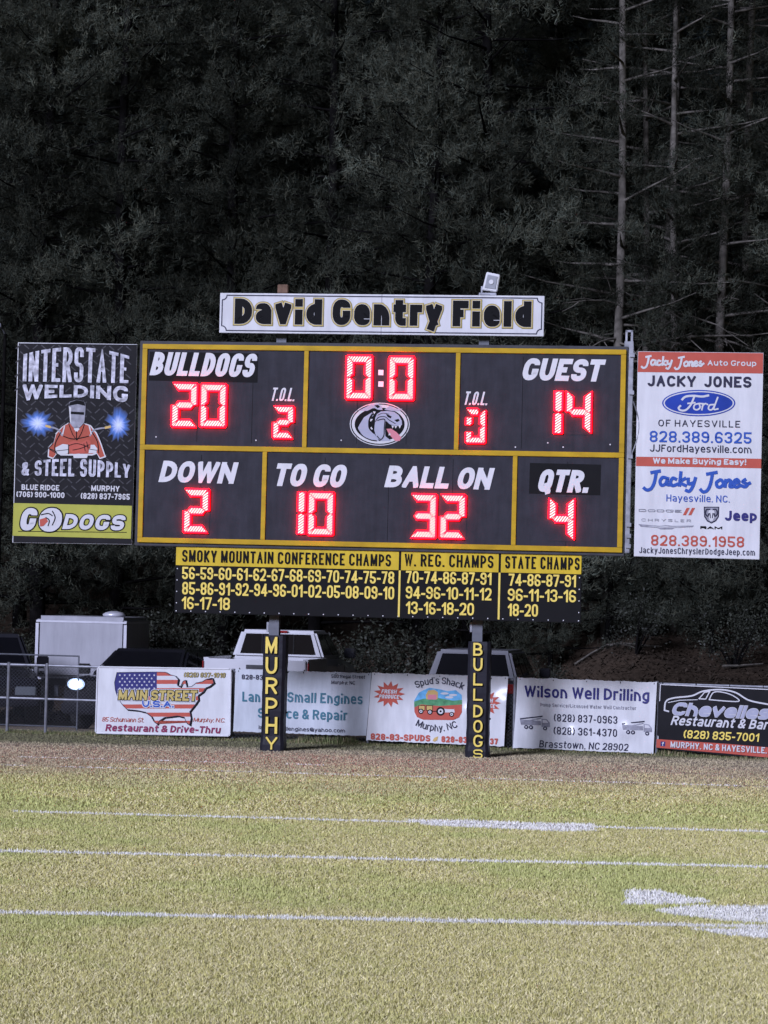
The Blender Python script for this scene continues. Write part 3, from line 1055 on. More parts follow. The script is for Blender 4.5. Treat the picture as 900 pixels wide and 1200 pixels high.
for (y, grp, items) in ROWS:
    for x, lab in items:
        place_tree(FULL[k % 4], x + rr.uniform(-0.4, 0.4), y + rr.uniform(-0.9, 0.9), rr.uniform(0, 6.28), rr.uniform(0.92, 1.08), lab, grp)
        k += 1
BT = [('bare_a', 722, 390, 56.5, 0.4, 'pale grey pine trunk with bare limbs, the nearest between the two tall signs'),
      ('bare_b', 780, 380, 57.5, 2.1, 'grey forked-looking pine trunk rising directly behind the red-topped sign'),
      ('bare_c', 793, 380, 56.9, 3.9, 'thinner grey trunk close beside the trunk behind the red-topped sign'),
      ('bare_c', 750, 390, 57.6, 5.0, 'thin dark pine trunk standing behind and between two paler trunks'),
      ('bare_a', 845, 400, 57.2, 1.2, 'grey pine trunk half hidden by needles near the picture edge'),
      ('bare_b', 876, 400, 63.0, 4.4, 'dim pine trunk nearest the picture edge, deep in the wood'),
      ('bare_c', 640, 300, 62.5, 0.9, 'slim dark trunk standing alone above the right end of the name sign'),
      ('bare_b', 930, 400, 58.0, 3.0, 'pine standing just past the picture edge beside the red-topped sign')]
for key, px, py, y, rz, lab in BT:
    place_tree(key, x_at(px, py, y), y, rz, 1.0, lab, 'bare-trunked pines')
for px, y, sc, lab in ((650, 55.0, 0.75, 'young pine growing on the bank beside the champions board'), (715, 55.6, 0.9, 'young pine growing on the bank between the champions board and the white sign'),
                       (770, 56.5, 0.8, 'young pine under the white sign, left of its middle'), (838, 55.3, 0.85, 'young pine under the white sign, right of its middle'),
                       (905, 55.8, 1.0, 'young pine on the bank at the picture edge'), (690, 59.5, 1.2, 'tall young pine behind the scoreboard corner'),
                       (815, 61.5, 1.0, 'tall young pine behind the white sign'), (905, 60.0, 1.3, 'tall young pine at the picture edge behind the white sign')):
    place_tree('young', x_at(px, 740, y), y, px * 0.37, sc, lab, 'young pines on the bank', 'young_pine')


def shrub_mesh(seed, n=3000):
    r = np.random.RandomState(seed)
    c = rot_unit(r, 26) * r.uniform(0.2, 0.95, (26, 1)) * np.array([1.1, 0.8, 0.75]) + np.array([0, 0, 0.85])
    ci = r.randint(0, 26, n)
    p = c[ci] + r.normal(0, 0.17, (n, 3))
    a = rot_unit(r, n); b = np.cross(a, rot_unit(r, n)); b /= np.linalg.norm(b, axis=1)[:, None]
    s = r.uniform(0.018, 0.042, (n, 1))
    q = np.stack([p - a * s, p - b * s * 0.5, p + a * s, p + b * s * 0.5], 1)
    tint = np.array([0.026, 0.029, 0.020]) * (r.uniform(0.4, 1.3, 26)[ci] * r.uniform(0.7, 1.3, n))[:, None]
    crown = tri_mesh('foliage', q.reshape(-1, 3), 'leaves', np.repeat(tint, 4, axis=0), 4)
    mb = MB()
    for k in range(9):
        e = c[k]
        mb.tube([(0, 0, -0.1), tuple(e * 0.5 + np.array([0, 0, 0.1])), tuple(e)], [0.03, 0.02, 0.008], 'bark_dark', 5, False)
    st = mb.build('stem', None, (0, 0, 0)); sm = st.data; bpy.data.objects.remove(st)
    return sm, crown


SH = [shrub_mesh(s) for s in (71, 72, 73)]
for i, (px, y, sc, lab) in enumerate(((30, 55.4, 1.1, 'dark shrub behind the cab of the black truck'), (185, 56.0, 1.2, 'dark leafy shrub between the trailer and the white pickup'),
                                      (235, 55.6, 1.3, 'dark leafy shrub behind the bed of the white pickup'), (410, 54.6, 1.1, 'dark shrub just past the mirror of the white pickup'),
                                      (465, 54.8, 1.35, 'dark shrub midway between the white pickup and the grey truck'), (640, 53.6, 0.8, 'low shrub on the bank just past the grey truck'),
                                      (745, 54.2, 0.85, 'low shrub on the bank above the well drilling banner'), (860, 54.0, 0.9, 'low shrub on the bank above the black banner'))):
    sm, cm = SH[i % 3]
    x = x_at(px, 760, y)
    o = bpy.data.objects.new('shrub', None); col.objects.link(o)
    o.location = (x, y, float(ground_z(np.array(x), np.array(y)))); o.rotation_euler = (0, 0, i * 1.3); o.scale = (sc, sc, sc)
    tag(o, lab, 'shrub', 'shrubs at the foot of the wood')
    for nm, m in (('stem', sm), ('foliage', cm)):
        c = bpy.data.objects.new(nm, m); col.objects.link(c); c.parent = o

# ================================================================ SCOREBOARD
def slab(mb, q, w0, w1, mat):
    """four (u,z) corners TL, TR, BR, BL extruded from w0 (front) to w1"""
    mb.loft([[(u, w0, z) for u, z in q], [(u, w1, z) for u, z in q]], mat)
    return mb


def rect(mb, u0, u1, z0, z1, w0, w1, mat):
    mb.box(min(u0, u1), max(u0, u1), w0, w1, min(z0, z1), max(z0, z1), mat)
    return mb


bu = lambda px, py: BOARD.at(px, py)[0]
bz = lambda px, py: BOARD.at(px, py)[1]
uL, uR = bu(164.5, 520), bu(731.5, 530)
zT, zB = bz(450, 406.5), bz(446, 641.5)
zM = bz(448, 528.8)
TR_ = 0.037                                      # half width of the yellow trim
board = thing('scoreboard', 'wide black electronic scoreboard with yellow trim and red lit numerals', 'scoreboard', BOARD, ((uL + uR) / 2, 0.1, zB))
rect(MB(), uL - 0.05, uR + 0.03, zB - 0.05, zT + 0.05, 0.012, 0.26, 'board_edge').build('cabinet', board, bevel=0.008)
vt = [bu(358.3, 465), bu(536, 470)]
vb = [bu(309.4, 580), bu(602.7, 590)]
for (z0, z1, vs_) in ((zM, zT, vt), (zB, zM, vb)):
    e = [uL] + vs_ + [uR]
    for a, b in zip(e[:-1], e[1:]):
        rect(MB(), a + 0.01, b - 0.01, z0 + 0.01, z1 - 0.01, -0.004, 0.010, 'board_black').build('panel', board)
for px, y0, y1 in ((232, 413, 518), (296, 415, 519), (419, 415, 520), (477, 416, 521), (612, 418, 526), (235, 533, 628), (380, 536, 632), (455, 537, 634), (530, 538, 636), (664, 541, 640)):
    u_ = bu(px, (y0 + y1) / 2)
    rect(MB(), u_ - .003, u_ + .003, bz(px, y1), bz(px, y0), -0.0075, -0.0045, 'board_patch').build('panel_seam', board)
for z in (zT - TR_, zM, zB + TR_):
    rect(MB(), uL, uR, z - TR_, z + TR_, -0.030, -0.006, 'yellow').build('trim_strip', board, bevel=0.004)
for u, z0, z1 in ((uL + TR_, zB, zT), (uR - TR_, zB, zT), (vt[0], zM, zT), (vt[1], zM, zT), (vb[0], zB, zM), (vb[1], zB, zM)):
    lo_, hi_ = z0 + (2 * TR_ if z0 == zB else TR_) + 0.002, z1 - (2 * TR_ if z1 == zT else TR_) - 0.002
    if u in (uL + TR_, uR - TR_):
        for a, b in ((zB + 2 * TR_ + .002, zM - TR_ - .002), (zM + TR_ + .002, zT - 2 * TR_ - .002)):
            rect(MB(), u - TR_, u + TR_, a, b, -0.030, -0.006, 'yellow').build('trim_strip', board, bevel=0.004)
    else:
        rect(MB(), u - TR_ * .9, u + TR_ * .9, lo_, hi_, -0.030, -0.006, 'yellow').build('trim_strip', board, bevel=0.004)
C0 = Canvas(BOARD, 0.0, 0, 0, 1, (165, 404), (732, 414.5))
for x0, y0, x1, y1 in ((175.5, 412, 303, 446), (621, 542.5, 704.5, 578.5)):
    mb = MB(); C0.quad(mb, x0, y0, x1, y1, 'board_patch', 0.5); mb.build('caption_plate', board)
for txt, x0, y0, x1, y1, t in (('BULLDOGS', 175.5, 413.5, 302, 441, .30), ('T.O.L.', 317, 454.5, 348, 470, .22), ('GUEST', 610.5, 420.5, 709.5, 446.5, .30), ('T.O.L.', 543, 459, 574, 474.7, .22),
                               ('DOWN', 186, 540.8, 279, 566, .30), ('TO GO', 319.5, 543.8, 408, 570.5, .30), ('BALL ON', 450.5, 547, 579, 572.5, .30), ('QTR.', 629, 550.5, 694, 577, .30)):
    C0.text(board, txt, x0, y0, x1, y1, 'white_letter', t * .8, 0.07, 0.22, layer=2)
for py in (436.5, 450):
    mb = MB(); C0.quad(mb, 443.5, py - 3, 449.5, py + 3.2, 'colon_white', 2); mb.build('clock_colon', board)


def clip_convex(poly, cl):
    n = len(cl)
    area = sum(cl[i][0] * cl[(i + 1) % n][1] - cl[(i + 1) % n][0] * cl[i][1] for i in range(n))
    sgn = 1 if area > 0 else -1
    for i in range(n):
        (ax, ay), (bx, by) = cl[i], cl[(i + 1) % n]
        out = []
        side = lambda p: sgn * ((bx - ax) * (p[1] - ay) - (by - ay) * (p[0] - ax))
        for j, p in enumerate(poly):
            q = poly[(j + 1) % len(poly)]
            sp, sq = side(p), side(q)
            if sp >= 0: out.append(p)
            if (sp >= 0) != (sq >= 0):
                t = sp / (sp - sq); out.append((p[0] + (q[0] - p[0]) * t, p[1] + (q[1] - p[1]) * t))
        poly = out
        if len(poly) < 3: return []
    return poly


SEGS = {'0': 'abcdef', '1': 'bc', '2': 'abged', '3': 'abgcd', '4': 'fgbc'}


def seg_shapes(W, H, t):
    h = H / 2; g = 0.006
    S = {'a': [(g, H), (W - g, H), (W - t, H - t), (t, H - t)],
         'd': [(g, 0), (W - g, 0), (W - t, t), (t, t)],
         'b': [(W, H - g), (W, h + g), (W - t / 2, h + g * .5), (W - t, h + t / 2), (W - t, H - t)],
         'c': [(W, h - g), (W, g), (W - t, t), (W - t, h - t / 2), (W - t / 2, h - g * .5)],
         'f': [(0, H - g), (0, h + g), (t / 2, h + g * .5), (t, h + t / 2), (t, H - t)],
         'e': [(0, h - g), (0, g), (t, t), (t, h - t / 2), (t / 2, h - g * .5)],
         'g': [(t / 2 + g, h), (t, h + t / 2), (W - t, h + t / 2), (W - t / 2 - g, h), (W - t, h - t / 2), (t, h - t / 2)]}
    return S


def digit(ch, x0, y0, x1, y1, lit=None, partial=None, narrow=False):
    cx, cy = (x0 + x1) / 2, (y0 + y1) / 2
    ua, ub = bu(x0, cy), bu(x1, cy)
    za, zb = bz(cx, y1), bz(cx, y0)
    W, H = ub - ua, zb - za
    t = min(0.275 * W, 0.09)
    if narrow: t = min(W, 0.1)
    mb = MB()
    rect(mb, ua - 0.02, ub + 0.02, za - 0.02, zb + 0.02, -0.0095, -0.006, 'board_black')
    d = mb.build('numeral', board)
    if narrow:
        h = H / 2
        S = {'b': [(0, H), (W, H), (W, h + t / 3), (W / 2, h + .008), (0, h + t / 3)], 'c': [(0, 0), (W, 0), (W, h - t / 3), (W / 2, h - .008), (0, h - t / 3)]}
    else:
        S = seg_shapes(W, H, t)
    for k in (lit or SEGS[ch]):
        poly = S[k]
        if partial and k in partial:
            f0, f1, ax = partial[k]
            lo = min(p[ax] for p in poly); hi = max(p[ax] for p in poly)
            poly = clip(clip(poly, ax, lo + (hi - lo) * f0, False), ax, lo + (hi - lo) * f1, True)
        cxp = sum(p[0] for p in poly) / len(poly); cyp = sum(p[1] for p in poly) / len(poly)
        xs = [p[0] for p in poly]; ys = [p[1] for p in poly]
        horiz = (max(xs) - min(xs)) > (max(ys) - min(ys))
        grow = [(cxp + (p[0] - cxp) * (1.04 if horiz else 1.4), cyp + (p[1] - cyp) * (1.4 if horiz else 1.04)) for p in poly]
        mb = MB()
        fr_ = -0.050
        mb.loft([[(ua + a, fr_, za + b) for a, b in grow], [(ua + a, -0.010, za + b) for a, b in grow]], 'led_red')
        xs = [p[0] for p in poly]; ys = [p[1] for p in poly]
        horiz = (max(xs) - min(xs)) > (max(ys) - min(ys))
        core = [(cxp + (p[0] - cxp) * (0.96 if horiz else 0.84), cyp + (p[1] - cyp) * (0.84 if horiz else 0.96)) for p in poly]
        L = (max(xs) - min(xs)) if horiz else (max(ys) - min(ys))
        sp = 0.040
        nn = int(L / sp) + 4
        for i in range(-3, nn):
            if horiz:
                s0 = min(xs) + i * sp; y0_, y1_ = min(ys), max(ys); sl = (y1_ - y0_) * 0.7
                pl = [(s0, y0_), (s0 + sp * .58, y0_), (s0 + sp * .58 + sl, y1_), (s0 + sl, y1_)]
            else:
                s0 = min(ys) + i * sp; a0, a1 = min(xs), max(xs); sl = (a1 - a0) * 0.7
                pl = [(a0, s0), (a1, s0 + sl), (a1, s0 + sl + sp * .58), (a0, s0 + sp * .58)]
            pl = clip_convex(pl, core)
            if len(pl) >= 3: mb.face([(ua + a, fr_ - 0.003, za + b) for a, b in pl], 'led_core')
        mb.build('led_segment', d, base=BASE[board.name])
    return d


digit('2', 202.7, 450, 231, 500); digit('0', 236, 451, 265, 500)
digit('2', 321, 477, 344, 513.5)
digit('0', 406.7, 417.7, 435.7, 467.5); digit('0', 456.5, 419, 485, 468.5)
digit('0', 546.8, 480, 568.8, 519, 'bcdefa', {'a': (0.0, 0.62, 0), 'f': (0.05, 0.5, 1), 'e': (0.0, 0.62, 1), 'b': (0, .95, 1)})
digit('1', 650.5, 459, 658.5, 508, narrow=True); digit('4', 664, 458.5, 692.5, 508)
digit('2', 216.7, 574, 244.5, 623.5)
digit('1', 350, 577, 357.3, 625.7, narrow=True); digit('0', 362, 577.7, 390.7, 626.7)
digit('3', 482, 580, 511, 630); digit('2', 516.5, 580.6, 545, 630.6)
digit('4', 644, 584, 672.5, 632.6)

# ---- bulldog emblem under the clock
C1 = Canvas(BOARD, 0.0, 390, 450, 8.18, (0, 600), (900, 616))
mb = MB()
C1.ellipse(mb, 450, 385, 287, 206, 'white_print', 0.4); C1.ellipse(mb, 450, 385, 279, 198, 'black_print', 0.8)
C1.ellipse(mb, 450, 385, 268, 188, 'white_print', 1.2); C1.ellipse(mb, 450, 387, 240, 160, 'black_print', 1.6)
dog = C1.poly
dog(mb, [(242, 420), (262, 380), (300, 320), (376, 272), (392, 300), (352, 340), (356, 420), (400, 480), (445, 548), (385, 545), (310, 520), (262, 478)], 'dog_grey', 2.0)
dog(mb, [(250, 255), (330, 215), (372, 190), (440, 188), (470, 215), (478, 250), (430, 246), (395, 228), (330, 258)], 'dog_grey', 2.0)
dog(mb, [(398, 205), (436, 200), (456, 222), (430, 232)], 'black_print', 2.3)
dog(mb, [(495, 246), (550, 208), (600, 236), (668, 238), (640, 262), (560, 258)], 'dog_grey', 2.0)
dog(mb, [(405, 372), (408, 325), (424, 288), (462, 264), (520, 258), (590, 268), (630, 296), (662, 352), (664, 392), (640, 402), (590, 400), (545, 385), (510, 352), (500, 420), (505, 500), (560, 545), (470, 548), (420, 520), (398, 440)], 'dog_grey', 2.2)
dog(mb, [(505, 366), (545, 388), (600, 404), (650, 404), (660, 420), (646, 480), (600, 450), (548, 424), (512, 420)], 'black_print', 2.5)
dog(mb, [(515, 430), (560, 428), (612, 462), (658, 512), (644, 546), (602, 548), (566, 512), (538, 480)], 'pink_print', 2.8)
for tt in ([(563, 396), (588, 402), (574, 428)], [(592, 402), (618, 405), (602, 428)], [(630, 398), (655, 396), (643, 428)], [(532, 492), (548, 466), (556, 490)],
           [(386, 262), (414, 266), (398, 290)], [(338, 334), (386, 336), (366, 362)], [(345, 442), (386, 434), (370, 410)]):
    dog(mb, tt, 'white_print', 3.1)
dog(mb, [(590, 346), (630, 334), (642, 352), (615, 366)], 'black_print', 3.1)
dog(mb, [(508, 284), (566, 312), (556, 330), (528, 318)], 'black_print', 3.1)
for ln, wp in (([(380, 290), (352, 345), (352, 420), (395, 470)], 16), ([(430, 350), (470, 338), (500, 345), (494, 420), (490, 495), (460, 532), (425, 500)], 9), ([(245, 440), (290, 500), (360, 535), (420, 545)], 9),
               ([(410, 360), (440, 320), (500, 315), (540, 345), (600, 380)], 7), ([(432, 300), (480, 280), (540, 290)], 5)):
    C1.line(mb, ln, wp, 'black_print', 3.2, smooth=True)
em = mb.build('team_emblem', board)
em['label'] = 'oval emblem with a grey bulldog head in profile'
# ---- metal channel, fittings and cable on the right edge
rect(MB(), uR + 0.034, uR + 0.105, bz(735, 648), bz(735, 404), 0.03, 0.12, 'galvanised').build('side_channel', board, bevel=0.006)
for py in (416, 460, 535, 615, 628, 640):
    z = bz(737, py); rect(MB(), uR + 0.05, uR + 0.125, z - 0.03, z + 0.03, 0.0, 0.028, 'galvanised').build('bracket', board, bevel=0.004)
z0 = bz(733, 402)
mb = MB(); rect(mb, uR - 0.03, uR + 0.10, z0 - 0.05, z0 + 0.03, 0.05, 0.16, 'galvanised')
for a, b, c, d_ in ((-.02, .01, .03, .20), (.06, .09, .03, .20), (-.02, .09, .17, .20)):
    rect(mb, uR + a, uR + b, z0 + c, z0 + d_, 0.08, 0.12, 'galvanised')
mb.build('cable_hook', board)
mb = MB(); mb.tube(catmull_3 := [(uR + 0.115 + 0.09 * math.sin(math.pi * k / 10) * (1 if k < 11 else 0) - (0.0 if k < 11 else 0.01), 0.05, bz(738, 470 + k * 6)) for k in range(14)], 0.009, 'galvanised', 5)
mb.build('loose_cable', board)
mb = MB()
for u in (bu(327.5, 397), bu(568, 401)):
    pass
for px, py in ((604, 524), (642, 519), (660, 524), (715, 521), (183, 512), (300, 516), (400, 516)):
    u, z = BOARD.at(px, py); MB().tube([(u, -0.004, z), (u, -0.012, z)], 0.011, 'lamp_white', 6).build('screw', board)

# ---- steel posts carrying the boards
for px, topy, lab, rust in ((320, 334, 'steel scoreboard post inside the pad lettered MURPHY', True), (561, 346, 'steel scoreboard post inside the pad with eight letters', False)):
    u, _ = BOARD.at(px + (2 if px < 400 else -1), 735, 0.36)
    zt = BOARD.at(px + 10, topy, 0.36)[1]
    zr = BOARD.at(px + 8, 344, 0.36)[1]
    p = thing('steel_post', lab, 'post', BOARD, (u, 0.36, 0), 'posts carrying the scoreboard')
    mb = MB()
    for a, b, c, d_ in ((-.075, .075, .28, .295), (-.075, .075, .425, .44), (-.006, .006, .296, .424)):
        rect(mb, u + a, u + b, -0.3, (zr - 0.012) if rust else zt, c, d_, 'steel')
    mb.build('beam', p)
    if rust:
        rect(MB(), u - .08, u + .08, zr - 0.01, zt, .28, .44, 'rusty_wood').build('timber_cap', p, bevel=0.01)
    z = BOARD.at(px, 737, 0.3)[1]
    rect(MB(), u - .11, u - .077, z - .05, z + .10, .27, .33, 'galvanised').build('conduit_box', p, bevel=0.004)


# ---- padded wraps
def post_pad(fr, u, w, top, hw, letters, label, name, c, xs):
    p = thing('post_pad', label, 'post pad', fr, (u, w, 0), 'pads round the scoreboard posts')
    r = random.Random(len(letters))
    rings = []
    n = 14
    for i in range(n + 1):
        z = -0.03 + (top + 0.03) * i / n
        b = 1 + r.uniform(-0.03, 0.03) + (0.05 if i < 2 else 0)
        h = hw * b; k = h * 0.25
        rings.append([(u - h, w - h + k, z), (u - h + k, w - h, z), (u + h - k, w - h, z), (u + h, w - h + k, z), (u + h, w + h - k, z), (u + h - k, w + h, z), (u - h + k, w + h, z), (u - h, w + h - k, z)])
    MB().loft(rings, 'pad_black').build('wrap', p, smooth=False)
    for i in range(2):
        z = top * (0.33 + 0.35 * i)
        rect(MB(), u - hw * 1.05, u + hw * 1.05, z - .012, z + .012, w + hw * .3, w + hw * 1.06, 'board_patch').build('strap', p)
    for ch, y0, y1 in letters:
        c.text(p, ch, xs[0], y0, xs[1], y1, 'yellow_letter', 0.155, 0.1, 0, [('black_print', 0.03)], layer=3, name='letter')


PADW = 0.36
CM = Canvas(BOARD, PADW - 0.185, 260, 710, 4.737, (0, 0), (900, 0)); CM.ex = Vector((1, 0)); CM.ez = Vector((0, 1))
um, ztm = BOARD.at(322 - .3, 744.5, PADW - .17)
uM = (BOARD.at(309, 760, PADW - .17)[0] + BOARD.at(335, 760, PADW - .17)[0]) / 2 - 0.012
post_pad(BOARD, uM, PADW, ztm, 0.168, [('M', 172, 264), ('U', 284, 377), ('R', 397, 489), ('P', 509, 599), ('H', 616, 709), ('Y', 727, 797)], 'black padded post wrap lettered MURPHY in yellow', 'post_pad', CM, (243, 308))
CB = Canvas(BOARD, PADW - 0.185, 420, 710, 4.5, (0, 0), (900, 0)); CB.ex = Vector((1, 0)); CB.ez = Vector((0, 1))
ub_, ztb = BOARD.at(562, 752, PADW - .17)
uB = (BOARD.at(549.5, 765, PADW - .17)[0] + BOARD.at(575, 765, PADW - .17)[0]) / 2 - 0.014
post_pad(BOARD, uB, PADW, ztb, 0.164, [('B', 195, 263), ('U', 275, 343), ('L', 354, 420), ('L', 437, 500), ('D', 522, 588), ('O', 602, 668), ('G', 680, 744), ('S', 757, 803)], 'black padded post wrap carrying eight yellow letters, in front of the produce banner', 'post_pad', CB, (606, 655))

# ---- champions board
cu0, cu1 = bu(204.3, 680), bu(681, 690)
cz1, cz0 = bz(443, 643.5), bz(442, 724)
ch = thing('champions_board', 'black board of yellow championship years hung under the scoreboard', 'sign board', BOARD, ((cu0 + cu1) / 2, 0.1, cz0))
rect(MB(), cu0, cu1, cz0, cz1, 0.06, 0.12, 'board_patch').build('backing', ch, bevel=0.005)
CC = Canvas(BOARD, 0.06, 0, 0, 1, (165, 404), (732, 414.5)); CC.ex = Vector((1, 0)); CC.ez = Vector((0, 1))
hz0 = bz(443, 667.5)
sp1, sp2 = bu(467.5, 690), bu(584.7, 690)
for a, b in ((cu0 + .006, sp1 - .018), (sp1 + .018, sp2 - .018), (sp2 + .018, cu1 - .006)):
    rect(MB(), a, b, hz0, cz1 - .012, 0.048, 0.058, 'header_yellow').build('header_plate', ch)
for a in (sp1, sp2):
    rect(MB(), a - .014, a + .014, cz0 + .02, hz0 - .004, 0.050, 0.058, 'yellow_letter').build('divider', ch)
for txt, x0, y0, x1, y1 in (('SMOKY MOUNTAIN CONFERENCE CHAMPS', 213, 647, 457.5, 661), ('W. REG. CHAMPS', 474, 650, 578, 664.5), ('STATE CHAMPS', 592, 652.5, 679, 667)):
    C_ = Canvas(BOARD, 0.048, 0, 0, 1, (165, 404), (732, 414.5)); C_.ex = Vector((1, 0)); C_.ez = Vector((0, 1))
    C_.text(ch, txt, x0, y0, x1, y1, 'black_print', 0.15, 0.14)
for txt, x0, y0, x1, y1 in (('56-59-60-61-62-67-68-69-70-74-75-78', 213, 667, 461.5, 681.5), ('85-86-91-92-94-96-01-02-05-08-09-10', 213, 684.7, 461.5, 699.5), ('16-17-18', 213, 699.8, 269.5, 714.3),
                            ('70-74-86-87-91', 475.5, 670, 576, 684.5), ('94-96-10-11-12', 475.5, 688, 576, 702.5), ('13-16-18-20', 475.5, 705.7, 555.5, 720.3),
                            ('74-86-87-91', 596, 673, 675, 687.3), ('96-11-13-16', 595, 690.5, 675, 705), ('18-20', 595, 707.7, 630.5, 722.3)):
    CC.text(ch, txt, x0, y0, x1, y1, 'yellow_letter', 0.155, 0.075)
nb = 28
for i in range(nb):
    u = cu0 + .03 + (cu1 - cu0 - .06) * i / (nb - 1)
    MB().tube([(u, 0.06, cz0 + .03), (u, 0.05, cz0 + .03)], 0.009, 'lamp_white', 6).build('bolt', ch)
for sd in (cu0 + .03, cu1 - .03):
    for i in range(4):
        z = cz0 + .15 + i * .17
        MB().tube([(sd, 0.06, z), (sd, 0.05, z)], 0.009, 'lamp_white', 6).build('bolt', ch)
for u in (bu(322, 640), bu(561, 650)):
    rect(MB(), u - .03, u + .03, cz0 + .1, zB + .3, 0.262, 0.275, 'steel').build('hanger', ch)
    rect(MB(), u - .03, u + .03, cz0 + .1, cz0 + .5, 0.122, 0.262, 'steel').build('hanger', ch)

# ---- name sign on top
n0, n1 = BOARD.at(257.5, 366, 0.1)[0], BOARD.at(637.5, 371, 0.1)[0]
nz1, nz0 = BOARD.at(448, 345, 0.1)[1], BOARD.at(447, 392, 0.1)[1]
ns = thing('name_sign', 'long white field name sign with gold-edged black lettering above the scoreboard', 'sign', BOARD, ((n0 + n1) / 2, 0.12, nz0))
rect(MB(), n0, n1, nz0, nz1, 0.1, 0.14, 'white_sign').build('panel', ns, bevel=0.004)
C2 = Canvas(BOARD, 0.1, 0, 0, 1, (0, 0), (900, 0)); C2.ex = Vector((1, 0)); C2.ez = Vector((0, 1))
mb = MB()
m_ = 0.035; s_ = 0.07
bp_ = [(n0 + m_, nz0 + m_ + s_), (n0 + m_, nz1 - m_ - s_)]
for (cx_, cz_, a0) in ((n0 + m_, nz1 - m_, -90), (n1 - m_, nz1 - m_, 180), (n1 - m_, nz0 + m_, 90), (n0 + m_, nz0 + m_, 0)):
    bp_ += [(cx_ + s_ * math.cos(R(a0 + 90 * k / 4)), cz_ + s_ * math.sin(R(a0 + 90 * k / 4))) for k in range(5)]
C2.put(mb, ribbon(bp_, 0.008, True), 'dark_print', 0)
mb.build('border_line', ns)
C2.text(ns, 'David Gentry Field', 274, 351.5, 621.5, 381.5, 'black_print', 0.30, 0.15, 0, [('black_print', 0.066), ('gold_print', 0.056), ('white_sign', 0.012)], layer=4)
mb = MB(); u = BOARD.at(447, 370, .1)[0]; rect(mb, u - .004, u + .004, nz0 + .004, nz1 - .004, 0.097, 0.0995, 'grey_print'); mb.build('panel_seam', ns)
for u in (BOARD.at(329, 395, .3)[0], BOARD.at(567.5, 399, .3)[0]):
    rect(MB(), u - .05, u + .05, nz0 + .05, nz1 - .05, 0.142, 0.272, 'steel').build('mounting_bracket', ns)
# ---- floodlight standing on the sign's right post
fu, fz = BOARD.at(574, 346, .36)
fl = thing('floodlight', 'small white floodlight tilted on a bracket on top of the name sign', 'floodlight', BOARD, (fu, .36, fz))
rect(MB(), fu - .16, fu + .10, fz - .012, fz + .03, .30, .42, 'galvanised').build('base_plate', fl, bevel=0.005)
for a in (-.12, .08):
    rect(MB(), fu + a - .012, fu + a + .012, fz + .031, fz + .13, .33, .39, 'galvanised').build('bracket', fl)
hd = MB()
hq = [(fu - .11, fz + .07), (fu + .11, fz + .04), (fu + .15, fz + .30), (fu - .05, fz + .34)]
slab(hd, hq, .28, .42, 'lamp_white')
ho = hd.build('housing', fl, bevel=0.01)
cxh = sum(p[0] for p in hq) / 4; czh = sum(p[1] for p in hq) / 4
slab(MB(), [(cxh + (a - cxh) * .72, czh + (b - czh) * .72) for a, b in hq], .268, .279, 'lamp_glass').build('glass', ho, base=BASE[fl.name])
MB().tube([(cxh, .263, czh), (cxh, .256, czh)], .035, 'lamp_white', 10).build('bulb', ho, base=BASE[fl.name])

# ================================================================ SIDE SIGNS
def side_sign(label, ox, oy, sc, TL, TR, BR, BL, mat, w=0.05, edge='white_sign'):
    C = Canvas(BOARD, w, ox, oy, sc, TL, TR)
    q = [C.p(*TL), C.p(*TR), C.p(*BR), C.p(*BL)]
    cx_ = sum(p[0] for p in q) / 4; zb_ = min(p[1] for p in q)
    t = thing('advertising_sign', label, 'sign', BOARD, (cx_, w, zb_), 'tall signs beside the scoreboard')
    slab(MB(), q, w + .002, w + .035, edge).build('backing', t)
    g = 0.012
    qi = [(q[0][0] + g, q[0][1] - g), (q[1][0] - g * .2, q[1][1] - g * .6), (q[2][0] - g * .2, q[2][1] + g * .3), (q[3][0] + g, q[3][1] + g * .3)]
    slab(MB(), qi, w - .002, w + .0015, mat).build('panel', t)
    return t, C, q


ls, CL, q = side_sign('black diamond-plate sign with a masked welder and chrome lettering', 0, 390, 4.617, (97, 52), (742, 62), (713, 1145), (67, 1135), 'plate_black')
for f in (0.15, 0.5, 0.85):
    z = q[3][1] + (q[0][1] - q[3][1]) * f
    rect(MB(), q[0][0] + .15, uL + .3, z - .035, z + .035, .27, .31, 'steel').build('mounting_bar', ls)
    rect(MB(), q[0][0] + .15, q[0][0] + .22, z - .034, z + .034, .088, .269, 'steel').build('standoff', ls)
    rect(MB(), q[1][0] - .22, q[1][0] - .15, z - .034, z + .034, .088, .269, 'steel').build('standoff', ls)
mb = MB(); r2 = random.Random(4)
for j in range(24):
    for i in range(15):
        x = 100 + i * 46 + (23 if j % 2 else 0) + r2.uniform(-2, 2) - j * 1.1
        y = 75 + j * 38 + i * 0.7
        if x > 715 or x < 92 or y > 905: continue
        s = 1 if (i + j) % 2 else -1
        C_, d_ = (x, y), 12
        CL.line(mb, [(x - d_, y - d_ * s * .85), (x + d_, y + d_ * s * .85)], 6, 'tread_print', 0.2)
mb.build('tread_pattern', ls)
arch_up = lambda a, b: (a, b * (0.77 + 0.23 * (1 - (2 * a - 1) ** 2)))
CL.text(ls, 'INTERSTATE', 126, 78, 698, 268, 'steel_print', 0.17, 0.06, 0, [('black_print', .012)], layer=3, warp=arch_up)
CL.text(ls, 'WELDING', 122, 284, 692, 376, 'steel_print', 0.24, 0.12, 0, [('black_print', .03)], layer=3, warp=lambda a, b: (a, b * (1 - 0.28 * (1 - (2 * a - 1) ** 2)) + 0.28 * (1 - (2 * a - 1) ** 2)))
